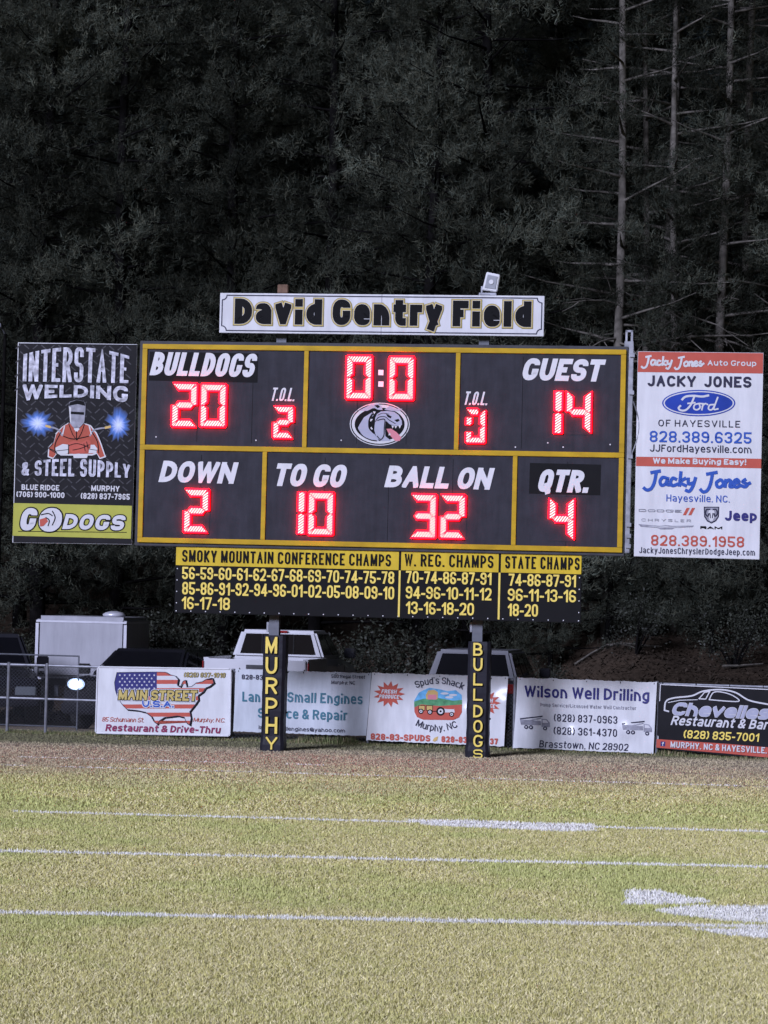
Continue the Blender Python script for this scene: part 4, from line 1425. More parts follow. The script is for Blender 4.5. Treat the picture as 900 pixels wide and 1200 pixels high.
CL.text(ls, '& STEEL SUPPLY', 117, 682, 705, 778, 'steel_print', 0.21, 0.09, 0, [('black_print', .03)], layer=3, warp=lambda a, b: (a, b * (0.72 + 0.28 * (1 - (2 * a - 1) ** 2))))
for txt, x0, y0, x1, y1 in (('BLUE RIDGE', 118, 822, 322, 852), ('(706) 900-1000', 90, 861, 350, 891), ('MURPHY', 495, 827, 648, 858), ('(828) 837-7965', 438, 869, 703, 901)):
    CL.text(ls, txt, x0, y0, x1, y1, 'white_print', 0.2, 0.13, layer=3)
# arc flashes: printed bursts, white centre to blue to the black of the plate
for cx_, cy_, rx_, ry_ in ((205, 490, 82, 72), (640, 500, 66, 84)):
    rg = np.random.RandomState(int(cx_))
    v, f, tc_ = [], [], []
    K = 44
    rings_ = ((0.0, (.6, .66, .8)), (0.28, (.42, .5, .78)), (0.6, (.07, .16, .46)), (1.0, (.024, .024, .034)))
    jit = rg.uniform(0.72, 1.25, K)
    for rr_, cc_ in rings_:
        for k in range(K):
            a = 2 * math.pi * k / K
            j = 1 + (jit[k] - 1) * rr_
            u, z = CL.p(cx_ + rx_ * rr_ * j * math.cos(a), cy_ + ry_ * rr_ * j * math.sin(a))
            b = BASE[ls.name]
            v.append((u - b[0], CL.w - .009 - b[1], z - b[2]))
            n_ = rg.uniform(.75, 1.2) if 0 < rr_ < 1 else 1
            tc_.append([c * n_ for c in cc_])
    for i in range(len(rings_) - 1):
        for k in range(K):
            f.append((i * K + k, i * K + (k + 1) % K, (i + 1) * K + (k + 1) % K, (i + 1) * K + k))
    me = bpy.data.meshes.new('arc_flash'); me.from_pydata(v, [], f); me.materials.append(MATS['arc_print']); set_tint(me, np.array(tc_))
    o = bpy.data.objects.new('arc_flash', me); col.objects.link(o); o.parent = ls
mb = MB()
P = CL.poly
P(mb, [(336, 508), (372, 486), (415, 534), (458, 490), (492, 500), (525, 542), (548, 590), (575, 672), (540, 684), (525, 655), (500, 664), (330, 664), (310, 652), (287, 684), (258, 672), (262, 620), (288, 590), (300, 545)], 'white_print', 1.6)
P(mb, [(345, 505), (378, 488), (415, 532), (455, 493), (488, 505), (518, 545), (540, 592), (566, 668), (542, 676), (522, 645), (500, 655), (330, 655), (312, 645), (288, 676), (265, 668), (268, 622), (293, 594), (306, 548)], 'jacket_red', 2)
P(mb, [(300, 622), (340, 602), (372, 606), (374, 650), (350, 658), (302, 656)], 'white_print', 2.4)
P(mb, [(486, 606), (512, 606), (528, 628), (522, 650), (480, 652)], 'white_print', 2.4)
P(mb, [(368, 596), (400, 584), (440, 596), (470, 578), (492, 584), (490, 625), (455, 652), (398, 656), (370, 630)], 'brick_red', 2.8)
P(mb, [(395, 655), (425, 648), (440, 660), (480, 655), (470, 678), (400, 678)], 'white_print', 2.2)
P(mb, [(400, 520), (415, 508), (432, 520), (415, 540)], 'white_print', 2.3)
for ln, wp in (([(345, 560), (400, 575), (480, 560)], 5), ([(415, 534), (415, 580)], 5), ([(330, 540), (300, 600), (300, 650)], 5), ([(500, 540), (528, 590), (535, 650)], 5), ([(375, 610), (420, 600), (485, 620)], 4), ([(395, 635), (440, 625), (484, 606)], 4), ([(268, 630), (320, 660)], 4)):
    CL.line(mb, ln, wp, 'black_print', 3.2, smooth=True)
for ln in ([(338, 556), (312, 522), (262, 508)], [(488, 556), (515, 524), (592, 512)]):
    CL.line(mb, ln, 9, 'grey_print', 2.5, smooth=True)
for ln in ([(250, 504), (272, 510)], [(572, 514), (598, 508)]):
    CL.line(mb, ln, 13, 'tan_print', 3, smooth=False)
for ln, wp in (([(300, 548), (285, 600), (262, 625)], 4), ([(530, 545), (552, 600), (572, 660)], 4), ([(262, 625), (300, 640), (310, 655)], 4), ([(372, 606), (372, 655)], 5), ([(455, 600), (462, 640)], 4), ([(470, 590), (478, 630)], 4),
               ([(372, 490), (392, 545), (415, 580)], 4), ([(458, 494), (440, 545), (418, 580)], 4), ([(302, 640), (370, 632)], 3), ([(484, 630), (526, 636)], 3)):
    CL.line(mb, ln, wp, 'black_print', 3.2, smooth=True)
for ln in ([(350, 506), (340, 548)], [(484, 506), (495, 548)]):
    CL.line(mb, ln, 7, 'white_print', 3.1)
P(mb, [(372, 395), (378, 374), (415, 363), (455, 370), (465, 392), (462, 440), (456, 488), (430, 514), (402, 517), (380, 492), (381, 440)], 'helmet_grey', 3)
P(mb, [(372, 396), (380, 376), (415, 364), (455, 371), (464, 396), (420, 386)], 'black_print', 3.3)
P(mb, [(384, 426), (456, 430), (456, 444), (384, 440)], 'black_print', 3.4)
P(mb, [(374, 400), (386, 404), (386, 490), (380, 480)], 'white_print', 3.3)
mb.build('welder_picture', ls)
mb = MB(); CL.quad(mb, 74, 921, 714, 1098, 'lime_yellow', 0.4, 1); mb.build('colour_band', ls)
CL.text(ls, 'G', 104, 948, 206, 1070, 'white_print', 0.27, 0.1, 0.18, [('black_print', .055)], layer=3)
CL.text(ls, 'O', 205, 948, 342, 1076, 'white_print', 0.25, 0.1, 0.12, [('black_print', .055)], layer=3)
CL.text(ls, 'DOGS', 338, 984, 683, 1066, 'white_print', 0.26, 0.16, 0.24, [('black_print', .07)], layer=3)
mb = MB(); CL.line(mb, [(100, 1074), (685, 1080)], 4, 'black_print', 1)
P(mb, [(222, 985), (262, 950), (300, 960), (312, 1000), (300, 1040), (262, 1046), (232, 1030)], 'white_print', 4)
P(mb, [(216, 1010), (250, 1000), (262, 1020), (236, 1046), (218, 1048)], 'brick_red', 4.4)
for ln in ([(225, 985), (262, 978), (285, 990)], [(285, 965), (300, 1000), (285, 1040)], [(250, 1000), (268, 1015), (262, 1044)]):
    CL.line(mb, ln, 6, 'black_print', 4.8, smooth=True)
mb.build('small_emblem', ls)

rs_, CR, q = side_sign('white sign with red bands and a blue oval badge, right of the scoreboard', 730, 400, 4.447, (78, 52), (733, 60), (711, 1137), (57, 1120), 'white_sign')
for f in (0.15, 0.5, 0.85):
    z = q[3][1] + (q[0][1] - q[3][1]) * f
    rect(MB(), uR - .3, q[1][0] - .15, z - .035, z + .035, .27, .31, 'steel').build('mounting_bar', rs_)
    rect(MB(), q[0][0] + .15, q[0][0] + .22, z - .034, z + .034, .088, .269, 'steel').build('standoff', rs_)
    rect(MB(), q[1][0] - .22, q[1][0] - .15, z - .034, z + .034, .088, .269, 'steel').build('standoff', rs_)
mb = MB(); CR.poly(mb, [(80, 54), (731, 62), (729, 168), (77, 160)], 'brick_red', .4); mb.build('colour_band', rs_)
mb = MB(); CR.poly(mb, [(69, 601), (721, 612), (720, 662), (68, 650)], 'brick_red', .4); mb.build('colour_band', rs_)
SCRIPT = [[(148, 684), (192, 676)], [(174, 680), (164, 732), (148, 766), (125, 775), (109, 764)], [(230, 714), (207, 709), (193, 730), (201, 750), (222, 742), (233, 712)], [(233, 712), (229, 744), (247, 748)],
          [(277, 719), (259, 713), (248, 735), (259, 752), (284, 744)], [(302, 682), (294, 752)], [(325, 714), (298, 735), (328, 752)], [(340, 715), (342, 742), (364, 738)], [(378, 712), (364, 755), (346, 781), (328, 776)],
          [(438, 692), (488, 683)], [(467, 687), (456, 742), (440, 776), (418, 785), (404, 772)], [(506, 722), (488, 735), (491, 756), (508, 759), (523, 743), (515, 725), (506, 722)],
          [(536, 722), (532, 758)], [(534, 740), (549, 723), (561, 729), (557, 756), (570, 758)], [(578, 743), (603, 733), (595, 720), (580, 728), (577, 750), (592, 760), (612, 750)], [(638, 720), (624, 732), (647, 745), (636, 758), (616, 752)], [(645, 747), (662, 738)]]
mb = MB()
for st in SCRIPT: CR.line(mb, st, 17, 'blue_print', 2, smooth=True)
mb.build('script_lettering', rs_)
mb = MB()
for st in SCRIPT: CR.line(mb, [((x - 105) * .586 + 95, (y - 670) * .63 + 73) for x, y in st], 10.5, 'white_print', 2, smooth=True)
mb.build('script_lettering', rs_)
CR.text(rs_, 'Auto Group', 441, 100, 695, 128, 'white_print', .19, .2)
CR.text(rs_, 'JACKY  JONES', 128, 181, 668, 238, 'dark_print', .22, .16)
CR.text(rs_, 'OF HAYESVILLE', 184, 411, 610, 446, 'dark_print', .14, .3)
CR.text(rs_, '828.389.6325', 139, 470, 669, 529, 'blue_print', .16, .17)
CR.text(rs_, 'JJFordHayesville.com', 140, 541, 669, 579, 'dark_print', .15, .16)
CR.text(rs_, 'We Make Buying Easy!', 156, 611, 642, 641, 'white_print', .24, .13)
CR.text(rs_, 'Hayesville, NC.', 226, 801, 556, 837, 'blue_print', .14, .18)
CR.text(rs_, 'DODGE', 82, 876, 304, 890, 'grey_print', .26, .5)
CR.text(rs_, 'CHRYSLER', 96, 926, 354, 940, 'grey_print', .16, .9)
CR.text(rs_, 'RAM', 403, 964, 517, 979, 'black_print', .34, .3)
CR.text(rs_, 'Jeep', 531, 884, 697, 936, 'navy_print', .24, .14)
CR.text(rs_, '828.389.1958', 146, 1013, 630, 1069, 'brick_red', .16, .17)
CR.text(rs_, 'JackyJonesChryslerDodgeJeep.com', 84, 1078, 687, 1110, 'dark_print', .14, .17)
mb = MB()
CR.ellipse(mb, 395, 322, 191, 69, 'oval_blue', .4); CR.ellipse(mb, 395, 322, 184, 63, 'white_print', .8); CR.ellipse(mb, 395, 322, 177, 57, 'oval_blue', 1.2)
for st, wp in (([(308, 304), (328, 288), (370, 284), (412, 288), (446, 282)], 11), ([(372, 288), (354, 330), (328, 358), (302, 360), (290, 348), (300, 336)], 10), ([(338, 324), (376, 320)], 8), ([(398, 324), (374, 331), (370, 350), (386, 357), (402, 345), (398, 326), (415, 326)], 8),
               ([(418, 324), (411, 358)], 8), ([(413, 340), (428, 325), (442, 330)], 8), ([(474, 330), (452, 333), (446, 352), (462, 357), (477, 336), (494, 292)], 8), ([(482, 325), (474, 354), (496, 352)], 8)):
    CR.line(mb, st, wp, 'white_print', 2, smooth=True)
bd = mb.build('oval_badge', rs_); bd['label'] = 'blue oval badge with white script lettering'
mb = MB()
for x in (312, 340):
    CR.poly(mb, [(x, 906), (x + 16, 906), (x + 36, 868), (x + 20, 868)], 'brick_red', 1)
CR.poly(mb, [(80, 952), (190, 962), (222, 958), (262, 962), (370, 960), (362, 968), (270, 972), (255, 980), (195, 980), (178, 972), (92, 966)], 'grey_print', 1)
CR.poly(mb, [(110, 961), (190, 966), (225, 964), (260, 967), (345, 964), (265, 970), (190, 970)], 'white_print', 1.5)
mb.build('car_badges', rs_)
mb = MB()
CR.poly(mb, [(421, 862), (502, 862), (500, 915), (485, 938), (461, 950), (438, 938), (423, 915)], 'dark_print', .6)
CR.poly(mb, [(427, 867), (496, 867), (494, 912), (481, 932), (461, 943), (442, 932), (429, 912)], 'grey_print', 1)
CR.poly(mb, [(448, 880), (474, 880), (480, 905), (468, 936), (454, 936), (443, 905)], 'white_print', 1.4)
for sx in (-1, 1):
    CR.line(mb, [(461 + sx * 8, 876), (461 + sx * 26, 878), (461 + sx * 30, 900), (461 + sx * 18, 912), (461 + sx * 14, 898)], 7, 'dark_print', 1.8, smooth=True)
    CR.line(mb, [(461 + sx * 8, 896), (461 + sx * 5, 920)], 5, 'dark_print', 1.8)
mb.build('ram_shield', rs_)

# ================================================================ FENCE
fu_ = lambda px, py, w=0: FENCE.at(px, py, w)[0]
FU0, FU1 = fu_(-95, 800), fu_(1010, 830)
FH = 1.10
fence = thing('chain_link_fence', 'low galvanised chain-link fence the banners hang on', 'fence', FENCE, (0, 0.08, 0))
posts_u = [fu_(-60, 800), fu_(8, 800), fu_(53, 800), fu_(118, 800), fu_(272, 800), fu_(432, 800), fu_(603, 800), fu_(770, 800), fu_(935, 800), fu_(1005, 800)]
for u in posts_u:
    MB().tube([(u, .08, -.2), (u, .08, FH + .04)], .026, 'galvanised', 8).build('fence_post', fence, smooth=False)
for a, b in zip(posts_u[:-1], posts_u[1:]):
    MB().tube([(a + .027, .08, FH), (b - .027, .08, FH)], .021, 'galvanised', 8).build('top_rail', fence)
for a, b in zip(posts_u[:3], posts_u[1:4]):
    MB().tube([(a + .027, .08, .56), (b - .027, .08, .56)], .019, 'galvanised', 8).build('middle_rail', fence)
mb = MB(); step = .062
u = FU0 - FH
while u < FU1:
    for s in (1, -1):
        ua, ub2 = (u, u + FH) if s > 0 else (u + FH, u)
        p0, p1 = [ua, .03], [ub2, FH - .02]
        d_ = .0021
        w = .075 + (.004 if s > 0 else 0)
        if max(ua, ub2) > FU0 and min(ua, ub2) < FU1:
            mb.face([(p0[0] - d_, w, p0[1]), (p0[0] + d_, w, p0[1]), (p1[0] + d_, w, p1[1]), (p1[0] - d_, w, p1[1])], 'mesh_wire')
    u += step
wm = mb.build('wire_mesh', fence); wm['kind'] = 'stuff'
# a lighter pipe gate standing open behind the fence
gt = thing('pipe_gate', 'thin pipe gate frame standing behind the fence near the headlight', 'gate', FENCE, (fu_(20, 800, 1.3), 1.3, 0))
ga, gb = fu_(-60, 800, 1.3), fu_(91.5, 800, 1.3)
gz1, gz0 = FENCE.at(60, 768, 1.3)[1], 0.06
MB().tube([(ga, 1.3, gz1), (gb - .012, 1.3, gz1)], .014, 'steel', 6).build('top_bar', gt)
MB().tube([(ga, 1.3, gz0), (gb - .012, 1.3, gz0)], .014, 'steel', 6).build('bottom_bar', gt)
MB().tube([(gb, 1.3, -.05), (gb, 1.3, gz1 + .01)], .014, 'steel', 6).build('upright', gt)
MB().tube([(ga - .014, 1.3, -.05), (ga - .014, 1.3, gz1 + .01)], .014, 'steel', 6).build('upright', gt)


# ---- banners
def banner(label, ox, oy, sc, TL, TR, BR, BL, mat, amp=.012, seed=1, w=0.0, rigid=False, bulge=()):
    ph = seed * 1.7
    disp = (lambda u, z: amp * (math.sin(u * 5.1 + ph) * .6 + math.sin(u * 2.3 + z * 3.1 + ph * 2) + .5 * math.sin(z * 6 + u * 1.5 + ph) + .35 * math.sin(u * 13 + z * 5 + ph * 3))) if not rigid else None
    if bulge and disp:
        flat = disp
        bl_ = [(*FENCE.at(px, py, w), am, sg) for px, py, am, sg in bulge]
        disp = lambda u, z: flat(u, z) - sum(am * math.exp(-((u - bu_) ** 2 + (z - bz_) ** 2) / (2 * sg * sg)) for bu_, bz_, am, sg in bl_)
    C = Canvas(FENCE, w, ox, oy, sc, TL, TR, disp)
    q = [Vector(C.p(*k)) for k in (TL, TR, BR, BL)]
    cx_ = sum(p.x for p in q) / 4
    t = thing('sign' if rigid else 'banner', label, 'sign' if rigid else 'banner', FENCE, (cx_, w, min(p.y for p in q)), 'advertising banners along the fence')
    if rigid:
        slab(MB(), q, w, w + .022, mat).build('panel', t)
        for k in range(4):
            a, b = q[k], q[(k + 1) % 4]
            d_ = (b - a).normalized()
            mb = MB(); mb.tube([(a.x + d_.x * .02, w - .002, a.y + d_.y * .02), (b.x - d_.x * .02, w - .002, b.y - d_.y * .02)], .014, 'lamp_white', 6); mb.build('frame', t)
    else:
        mb = MB(); NU, NV = 64, 30
        g = {}
        r = random.Random(seed)
        jit = [[r.uniform(-.006, .006) for _ in range(NU + 1)] for _ in (0, 1)]
        for j in range(NV + 1):
            for i in range(NU + 1):
                a = q[0] + (q[1] - q[0]) * (i / NU); b = q[3] + (q[2] - q[3]) * (i / NU)
                p = a + (b - a) * (j / NV)
                y = p.y
                if j == 0: y += jit[0][i] - .010 * math.sin(math.pi * ((i / NU * 4) % 1))
                if j == NV: y += jit[1][i]
                g[i, j] = len(mb.v); mb.v.append((p.x, w + disp(p.x, p.y), y))
        for j in range(NV):
            for i in range(NU):
                mb.f.append((g[i, j], g[i, j + 1], g[i + 1, j + 1], g[i + 1, j])); mb.m.append(mb.mi(mat))
        mb.build('sheet', t, smooth=True)
        for k in range(5):
            a = q[0] + (q[1] - q[0]) * (.02 + .24 * k)
            MB().tube([(a.x, w + disp(a.x, a.y - .03) - .012, a.y - .035), (a.x, w + .05, a.y + .015), (a.x, .08, FH + .024)], .006, 'black_print', 5).build('cable_tie', t)
    return t, C


ms, CMS = banner('rigid white sign with a flag-filled map of the country', 0, 700, 3.214, (368, 262), (870, 270), (866, 522), (360, 511), 'white_vinyl', rigid=True, w=-.01)
USA = [(441, 283), (500, 282), (590, 281), (625, 282), (640, 291), (660, 296), (672, 308), (668, 330), (680, 336), (690, 316), (699, 312), (704, 338), (722, 336), (740, 322), (762, 318), (778, 308), (800, 304), (806, 322), (790, 335), (775, 341), (765, 356), (746, 370), (748, 386), (735, 405), (715, 430), (720, 456), (715, 480), (703, 472), (695, 452), (670, 446), (640, 450), (620, 452), (602, 464), (593, 477), (579, 466), (570, 448), (550, 433), (520, 426), (480, 422), (462, 405), (445, 380), (435, 350), (432, 320)]
mb = MB()
CMS.line(mb, [(x + 4, y + 3) for x, y in USA], 5, 'black_print', .4, closed=True)
CMS.poly(mb, USA, 'white_print', .8)
for k in range(0, 13, 2):
    y0, y1 = 280 + k * 15.4, 280 + (k + 1) * 15.4
    pl = clip(clip(USA, 1, y0, False), 1, y1, True)
    if len(pl) >= 3: CMS.poly(mb, pl, 'brick_red', 1.2)
pl = clip(clip(USA, 0, 591, True), 1, 372, True)
CMS.poly(mb, pl, 'navy_print', 1.6)
for j in range(6):
    for i in range(8):
        x, y = 452 + i * 18.5 + (9 if j % 2 else 0), 293 + j * 12.5
        if x > 584 or y > 368: continue
        CMS.poly(mb, [(x + (4.6 if k % 2 == 0 else 2) * math.sin(k * math.pi / 5), y - (4.6 if k % 2 == 0 else 2) * math.cos(k * math.pi / 5)) for k in range(10)], 'white_print', 2)
CMS.line(mb, USA, 2.2, 'dark_print', 2.2, closed=True)
mb.build('flag_map', ms)
CMS.text(ms, 'MAIN STREET', 446, 348, 744, 388, 'gold_print', .22, .1, .08, [('white_print', .13), ('black_print', .07)], layer=5, warp=lambda a, b: (a, b * (0.9 + 0.1 * a)))
CMS.text(ms, 'U.S.A.', 536, 390, 655, 414, 'blue_print', .25, .15, 0, [('white_print', .12)], layer=5)
CMS.text(ms, '(828) 837-1018', 693, 284, 850, 301, 'gold_print', .13, .2, .15, [('black_print', .06)], layer=3)
CMS.text(ms, '85 Schumann St.', 384, 452, 545, 469, 'brick_red', .12, .1, .25)
CMS.text(ms, 'Murphy, N.C.', 728, 454, 850, 470, 'brick_red', .12, .1, .25)
CMS.text(ms, 'Restaurant & Drive-Thru', 396, 482, 832, 508, 'maroon_print', .22, .14, .18)

se, CS = banner('pale blue-grey banner with teal engine repair lettering, partly behind a pad', 260, 710, 4.737, (80, 350), (830, 372), (800, 722), (62, 697), 'grey_vinyl', .012, 2, w=.005)
CS.text(se, '828-83', 113, 382, 228, 409, 'dark_print', .2, .15)
CS.text(se, '500 Regal Street', 608, 383, 795, 402, 'dark_print', .13, .18)
CS.text(se, 'Murphy, NC', 608, 416, 738, 436, 'dark_print', .13, .18)
CS.text(se, 'Lan', 116, 477, 214, 532, 'teal_print', .18, .15)
CS.text(se, 'Small Engines', 364, 484, 780, 540, 'teal_print', .175, .14)
CS.text(se, 'Service & Repair', 201, 574, 695, 628, 'teal_print', .175, .14)
CS.text(se, 'la', 205, 664, 226, 684, 'dark_print', .17, .2)
CS.text(se, 'llengines@yahoo.com', 354, 676, 685, 698, 'dark_print', .16, .17)

sb, CSp = banner('white produce stand banner with a tractor picture and red starbursts', 420, 710, 4.5, (72, 350), (790, 372), (767, 742), (42, 708), 'white_vinyl', .013, 3, w=-.004, bulge=((592, 822, .045, .10), (551, 836, .04, .09)))
mb = MB()
for cx_, cy_ in ((163, 465), (670, 512)):
    CSp.poly(mb, [(cx_ + (84 if k % 2 == 0 else 52) * math.cos(2 * math.pi * k / 26), cy_ + (69 if k % 2 == 0 else 44) * math.sin(2 * math.pi * k / 26)) for k in range(26)], 'brick_red', .6)
    CSp.text(None, 'FRESH', cx_ - 42, cy_ - 24, cx_ + 42, cy_ - 3, 'white_print', .24, .12, .2, mb=mb)
    CSp.text(None, 'PRODUCE', cx_ - 54, cy_ + 3, cx_ + 54, cy_ + 24, 'white_print', .24, .12, .2, mb=mb)
mb.build('starbursts', sb)
mb = MB()
CSp.arc_text(mb, "Spud's Shack", 306, 402, 550, 438, 'dark_print', .75, .13)
CSp.arc_text(mb, 'Murphy, NC', 300, 598, 524, 634, 'dark_print', -.75, .13)
mb.build('arched_lettering', sb)
mb = MB()
oct_ = [(293, 500), (318, 458), (345, 444), (375, 432), (430, 440), (470, 450), (515, 444), (546, 470), (547, 560), (530, 588), (500, 602), (340, 600), (308, 586), (295, 560)]
CSp.poly(mb, oct_, 'sky_print', .6)
CSp.poly(mb, [(293, 505), (340, 490), (420, 485), (500, 500), (547, 495), (547, 560), (530, 588), (500, 602), (340, 600), (308, 586), (295, 560)], 'green_print', .9)
CSp.poly(mb, [(294, 535), (330, 520), (430, 528), (547, 520), (547, 560), (530, 588), (500, 602), (340, 600), (308, 586), (295, 560)], 'brick_red', 1.2)
CSp.poly(mb, [(355, 470), (368, 446), (400, 442), (420, 455), (418, 492), (358, 492)], 'tan_print', 1.4)
CSp.poly(mb, [(366, 468), (412, 468), (412, 494), (366, 494)], 'pink_print', 1.7)
for cx_, cy_ in ((455, 462), (500, 470), (480, 482)):
    CSp.ellipse(mb, cx_, cy_, 22, 6, 'white_print', 1.5, 14)
for x in (316, 357):
    CSp.quad(mb, x, 524, x + 36, 552, 'black_print', 1.5); CSp.quad(mb, x + 3, 527, x + 33, 549, 'tan_print', 1.8)
for cx_, cy_, r_ in ((329, 556, 14), (377, 560, 14), (434, 556, 23), (492, 572, 13)):
    CSp.ellipse(mb, cx_, cy_, r_, r_, 'black_print', 2.1, 18); CSp.ellipse(mb, cx_, cy_, r_ * .6, r_ * .6, 'white_print', 2.4, 16)
    CSp.ellipse(mb, cx_, cy_, r_ * .25, r_ * .25, 'black_print', 2.7, 10)
CSp.poly(mb, [(440, 540), (470, 545), (505, 540), (508, 562), (455, 562)], 'white_print', 1.9)
CSp.poly(mb, [(470, 530), (500, 526), (505, 545), (475, 545)], 'brick_red', 2.0)
CSp.line(mb, [(385, 556), (415, 556)], 4, 'black_print', 2)
tp = mb.build('tractor_picture', sb); tp['label'] = 'printed farm picture with tractor and two carts'
CSp.text(sb, '828-83-SPUDS', 66, 676, 378, 710, 'brick_red', .25, .13)
CSp.text(sb, '828-83', 438, 688, 572, 721, 'brick_red', .25, .13)
CSp.text(sb, '37', 692, 699, 735, 731, 'brick_red', .25, .13)
mb = MB(); CSp.poly(mb, [(390, 712), (400, 696), (420, 688), (416, 708), (402, 716)], 'tan_print', 1); mb.build('wedge_picture', sb)

wl, CW = banner('white well drilling banner with navy lettering and two small truck pictures', 590, 720, 2.903, (48, 213), (522, 230), (510, 474), (33, 453), 'white_vinyl', .014, 4, w=-.002, bulge=((672, 862, .035, .09), (735, 858, .04, .10)))
CW.text(wl, 'Wilson Well Drilling', 71, 249, 495, 288, 'navy_print', .18, .13)
CW.text(wl, 'Pump Service/Licensed Water Well Contractor', 124, 307, 450, 319, 'grey_print', .16, .2)
CW.text(wl, '(828) 837-0963', 171, 342, 387, 368, 'dark_print', .14, .17)
CW.text(wl, '(828) 361-4370', 170, 386, 386, 412, 'dark_print', .14, .17)
CW.text(wl, 'Brasstown, NC 28902', 121, 434, 425, 458, 'dark_print', .14, .16, .1)
for ox_, oy_ in ((55, 345), (403, 362)):
    mb = MB()
    T_ = lambda pts: [(ox_ + a, oy_ + b) for a, b in pts]
    CW.poly(mb, T_([(0, 12), (72, 18), (72, 32), (4, 30)]), 'grey_print', .6)
    CW.poly(mb, T_([(74, 10), (92, 12), (102, 24), (102, 38), (74, 38)]), 'grey_print', .7)
    CW.poly(mb, T_([(78, 14), (90, 15), (97, 24), (78, 24)]), 'white_print', 1)
    CW.line(mb, T_([(2, 10), (76, 2)]), 4, 'dark_print', 1.1); CW.line(mb, T_([(6, 22), (72, 8)]), 3, 'grey_print', 1.2)
    for a, b in ((22, 38), (38, 39), (86, 43)):
        CW.ellipse(mb, ox_ + a, oy_ + b, 7, 7, 'dark_print', 1.4, 12); CW.ellipse(mb, ox_ + a, oy_ + b, 3, 3, 'white_print', 1.7, 8)
    mb.build('truck_picture', wl)

cv, CV = banner('black restaurant banner with a chrome car outline and red bottom band', 590, 720, 2.903, (531, 235), (1008, 257), (1000, 502), (520, 456), 'plate_black', .008, 5, w=.003)
mb = MB()
fr4 = [(533, 238), (1004, 260), (997, 498), (523, 452)]
CV.line(mb, [(534, 238), (1004, 260)], 3, 'white_print', .6); CV.line(mb, [(534, 238), (524, 452)], 3, 'white_print', .6)
mb.build('border_line', cv)
mb = MB()
for ln, wp in (([(548, 326), (553, 296), (580, 284), (640, 277), (680, 261), (740, 256), (790, 266), (835, 292), (900, 306), (945, 315)], 5), ([(665, 287), (684, 265), (702, 262), (688, 288), (665, 287)], 3.5), ([(700, 290), (714, 266), (742, 264), (780, 276), (798, 296), (700, 290)], 3.5), ([(548, 326), (562, 330)], 5), ([(560, 300), (600, 292), (660, 290)], 2.5)):
    CV.line(mb, ln, wp, 'white_print', .8, smooth=len(ln) > 5)
mb.build('car_outline', cv)
CV.text(cv, 'Chevelles', 570, 307, 912, 350, 'dog_grey', .25, .1, .3, [('white_print', .03)], layer=3)
CV.text(cv, 'Restaurant & Bar', 568, 352, 905, 384, 'white_print', .18, .12, .3)
CV.text(cv, '(828) 835-7001', 612, 399, 870, 427, 'yellow_letter', .17, .13, .08)
mb = MB(); CV.poly(mb, [(521, 424), (760, 440), (1001, 461), (998, 497), (760, 473), (520, 453)], 'brick_red', .6); mb.build('colour_band', cv)
CV.text(cv, 'MURPHY, NC & HAYESVILLE, NC', 568, 443, 935, 464, 'white_print', .18, .14, rot=-0.012, layer=7)
mb = MB(); CV.poly(mb, [(535, 432), (551, 433), (550, 449), (534, 448)], 'navy_print', 1); mb.build('small_icon', cv)
CV.text(cv, 'f', 539, 434, 546, 447, 'white_print', .2, .1, layer=3)


# ================================================================ VEHICLES
def prism(C, mats):  # helper for window slabs: quad with outward offset
    pass


def face_slab(mb, q, inset, th, mat):
    """q: 4 corners (3D); thin slab standing th proud of the face, inset by fractions (l, r, b, t)"""
    A, B, Cc, D = [Vector(p) for p in q]      # bottom-left, bottom-right, top-right, top-left
    l, r_, b, t = inset
    P = lambda s, v: (A * (1 - s) + B * s) * (1 - v) + (D * (1 - s) + Cc * s) * v
    c = [P(l, b), P(1 - r_, b), P(1 - r_, 1 - t), P(l, 1 - t)]
    n = (B - A).cross(D - A).normalized()
    mb.loft([[tuple(p + n * th) for p in c], [tuple(p - n * .004) for p in c]], mat)


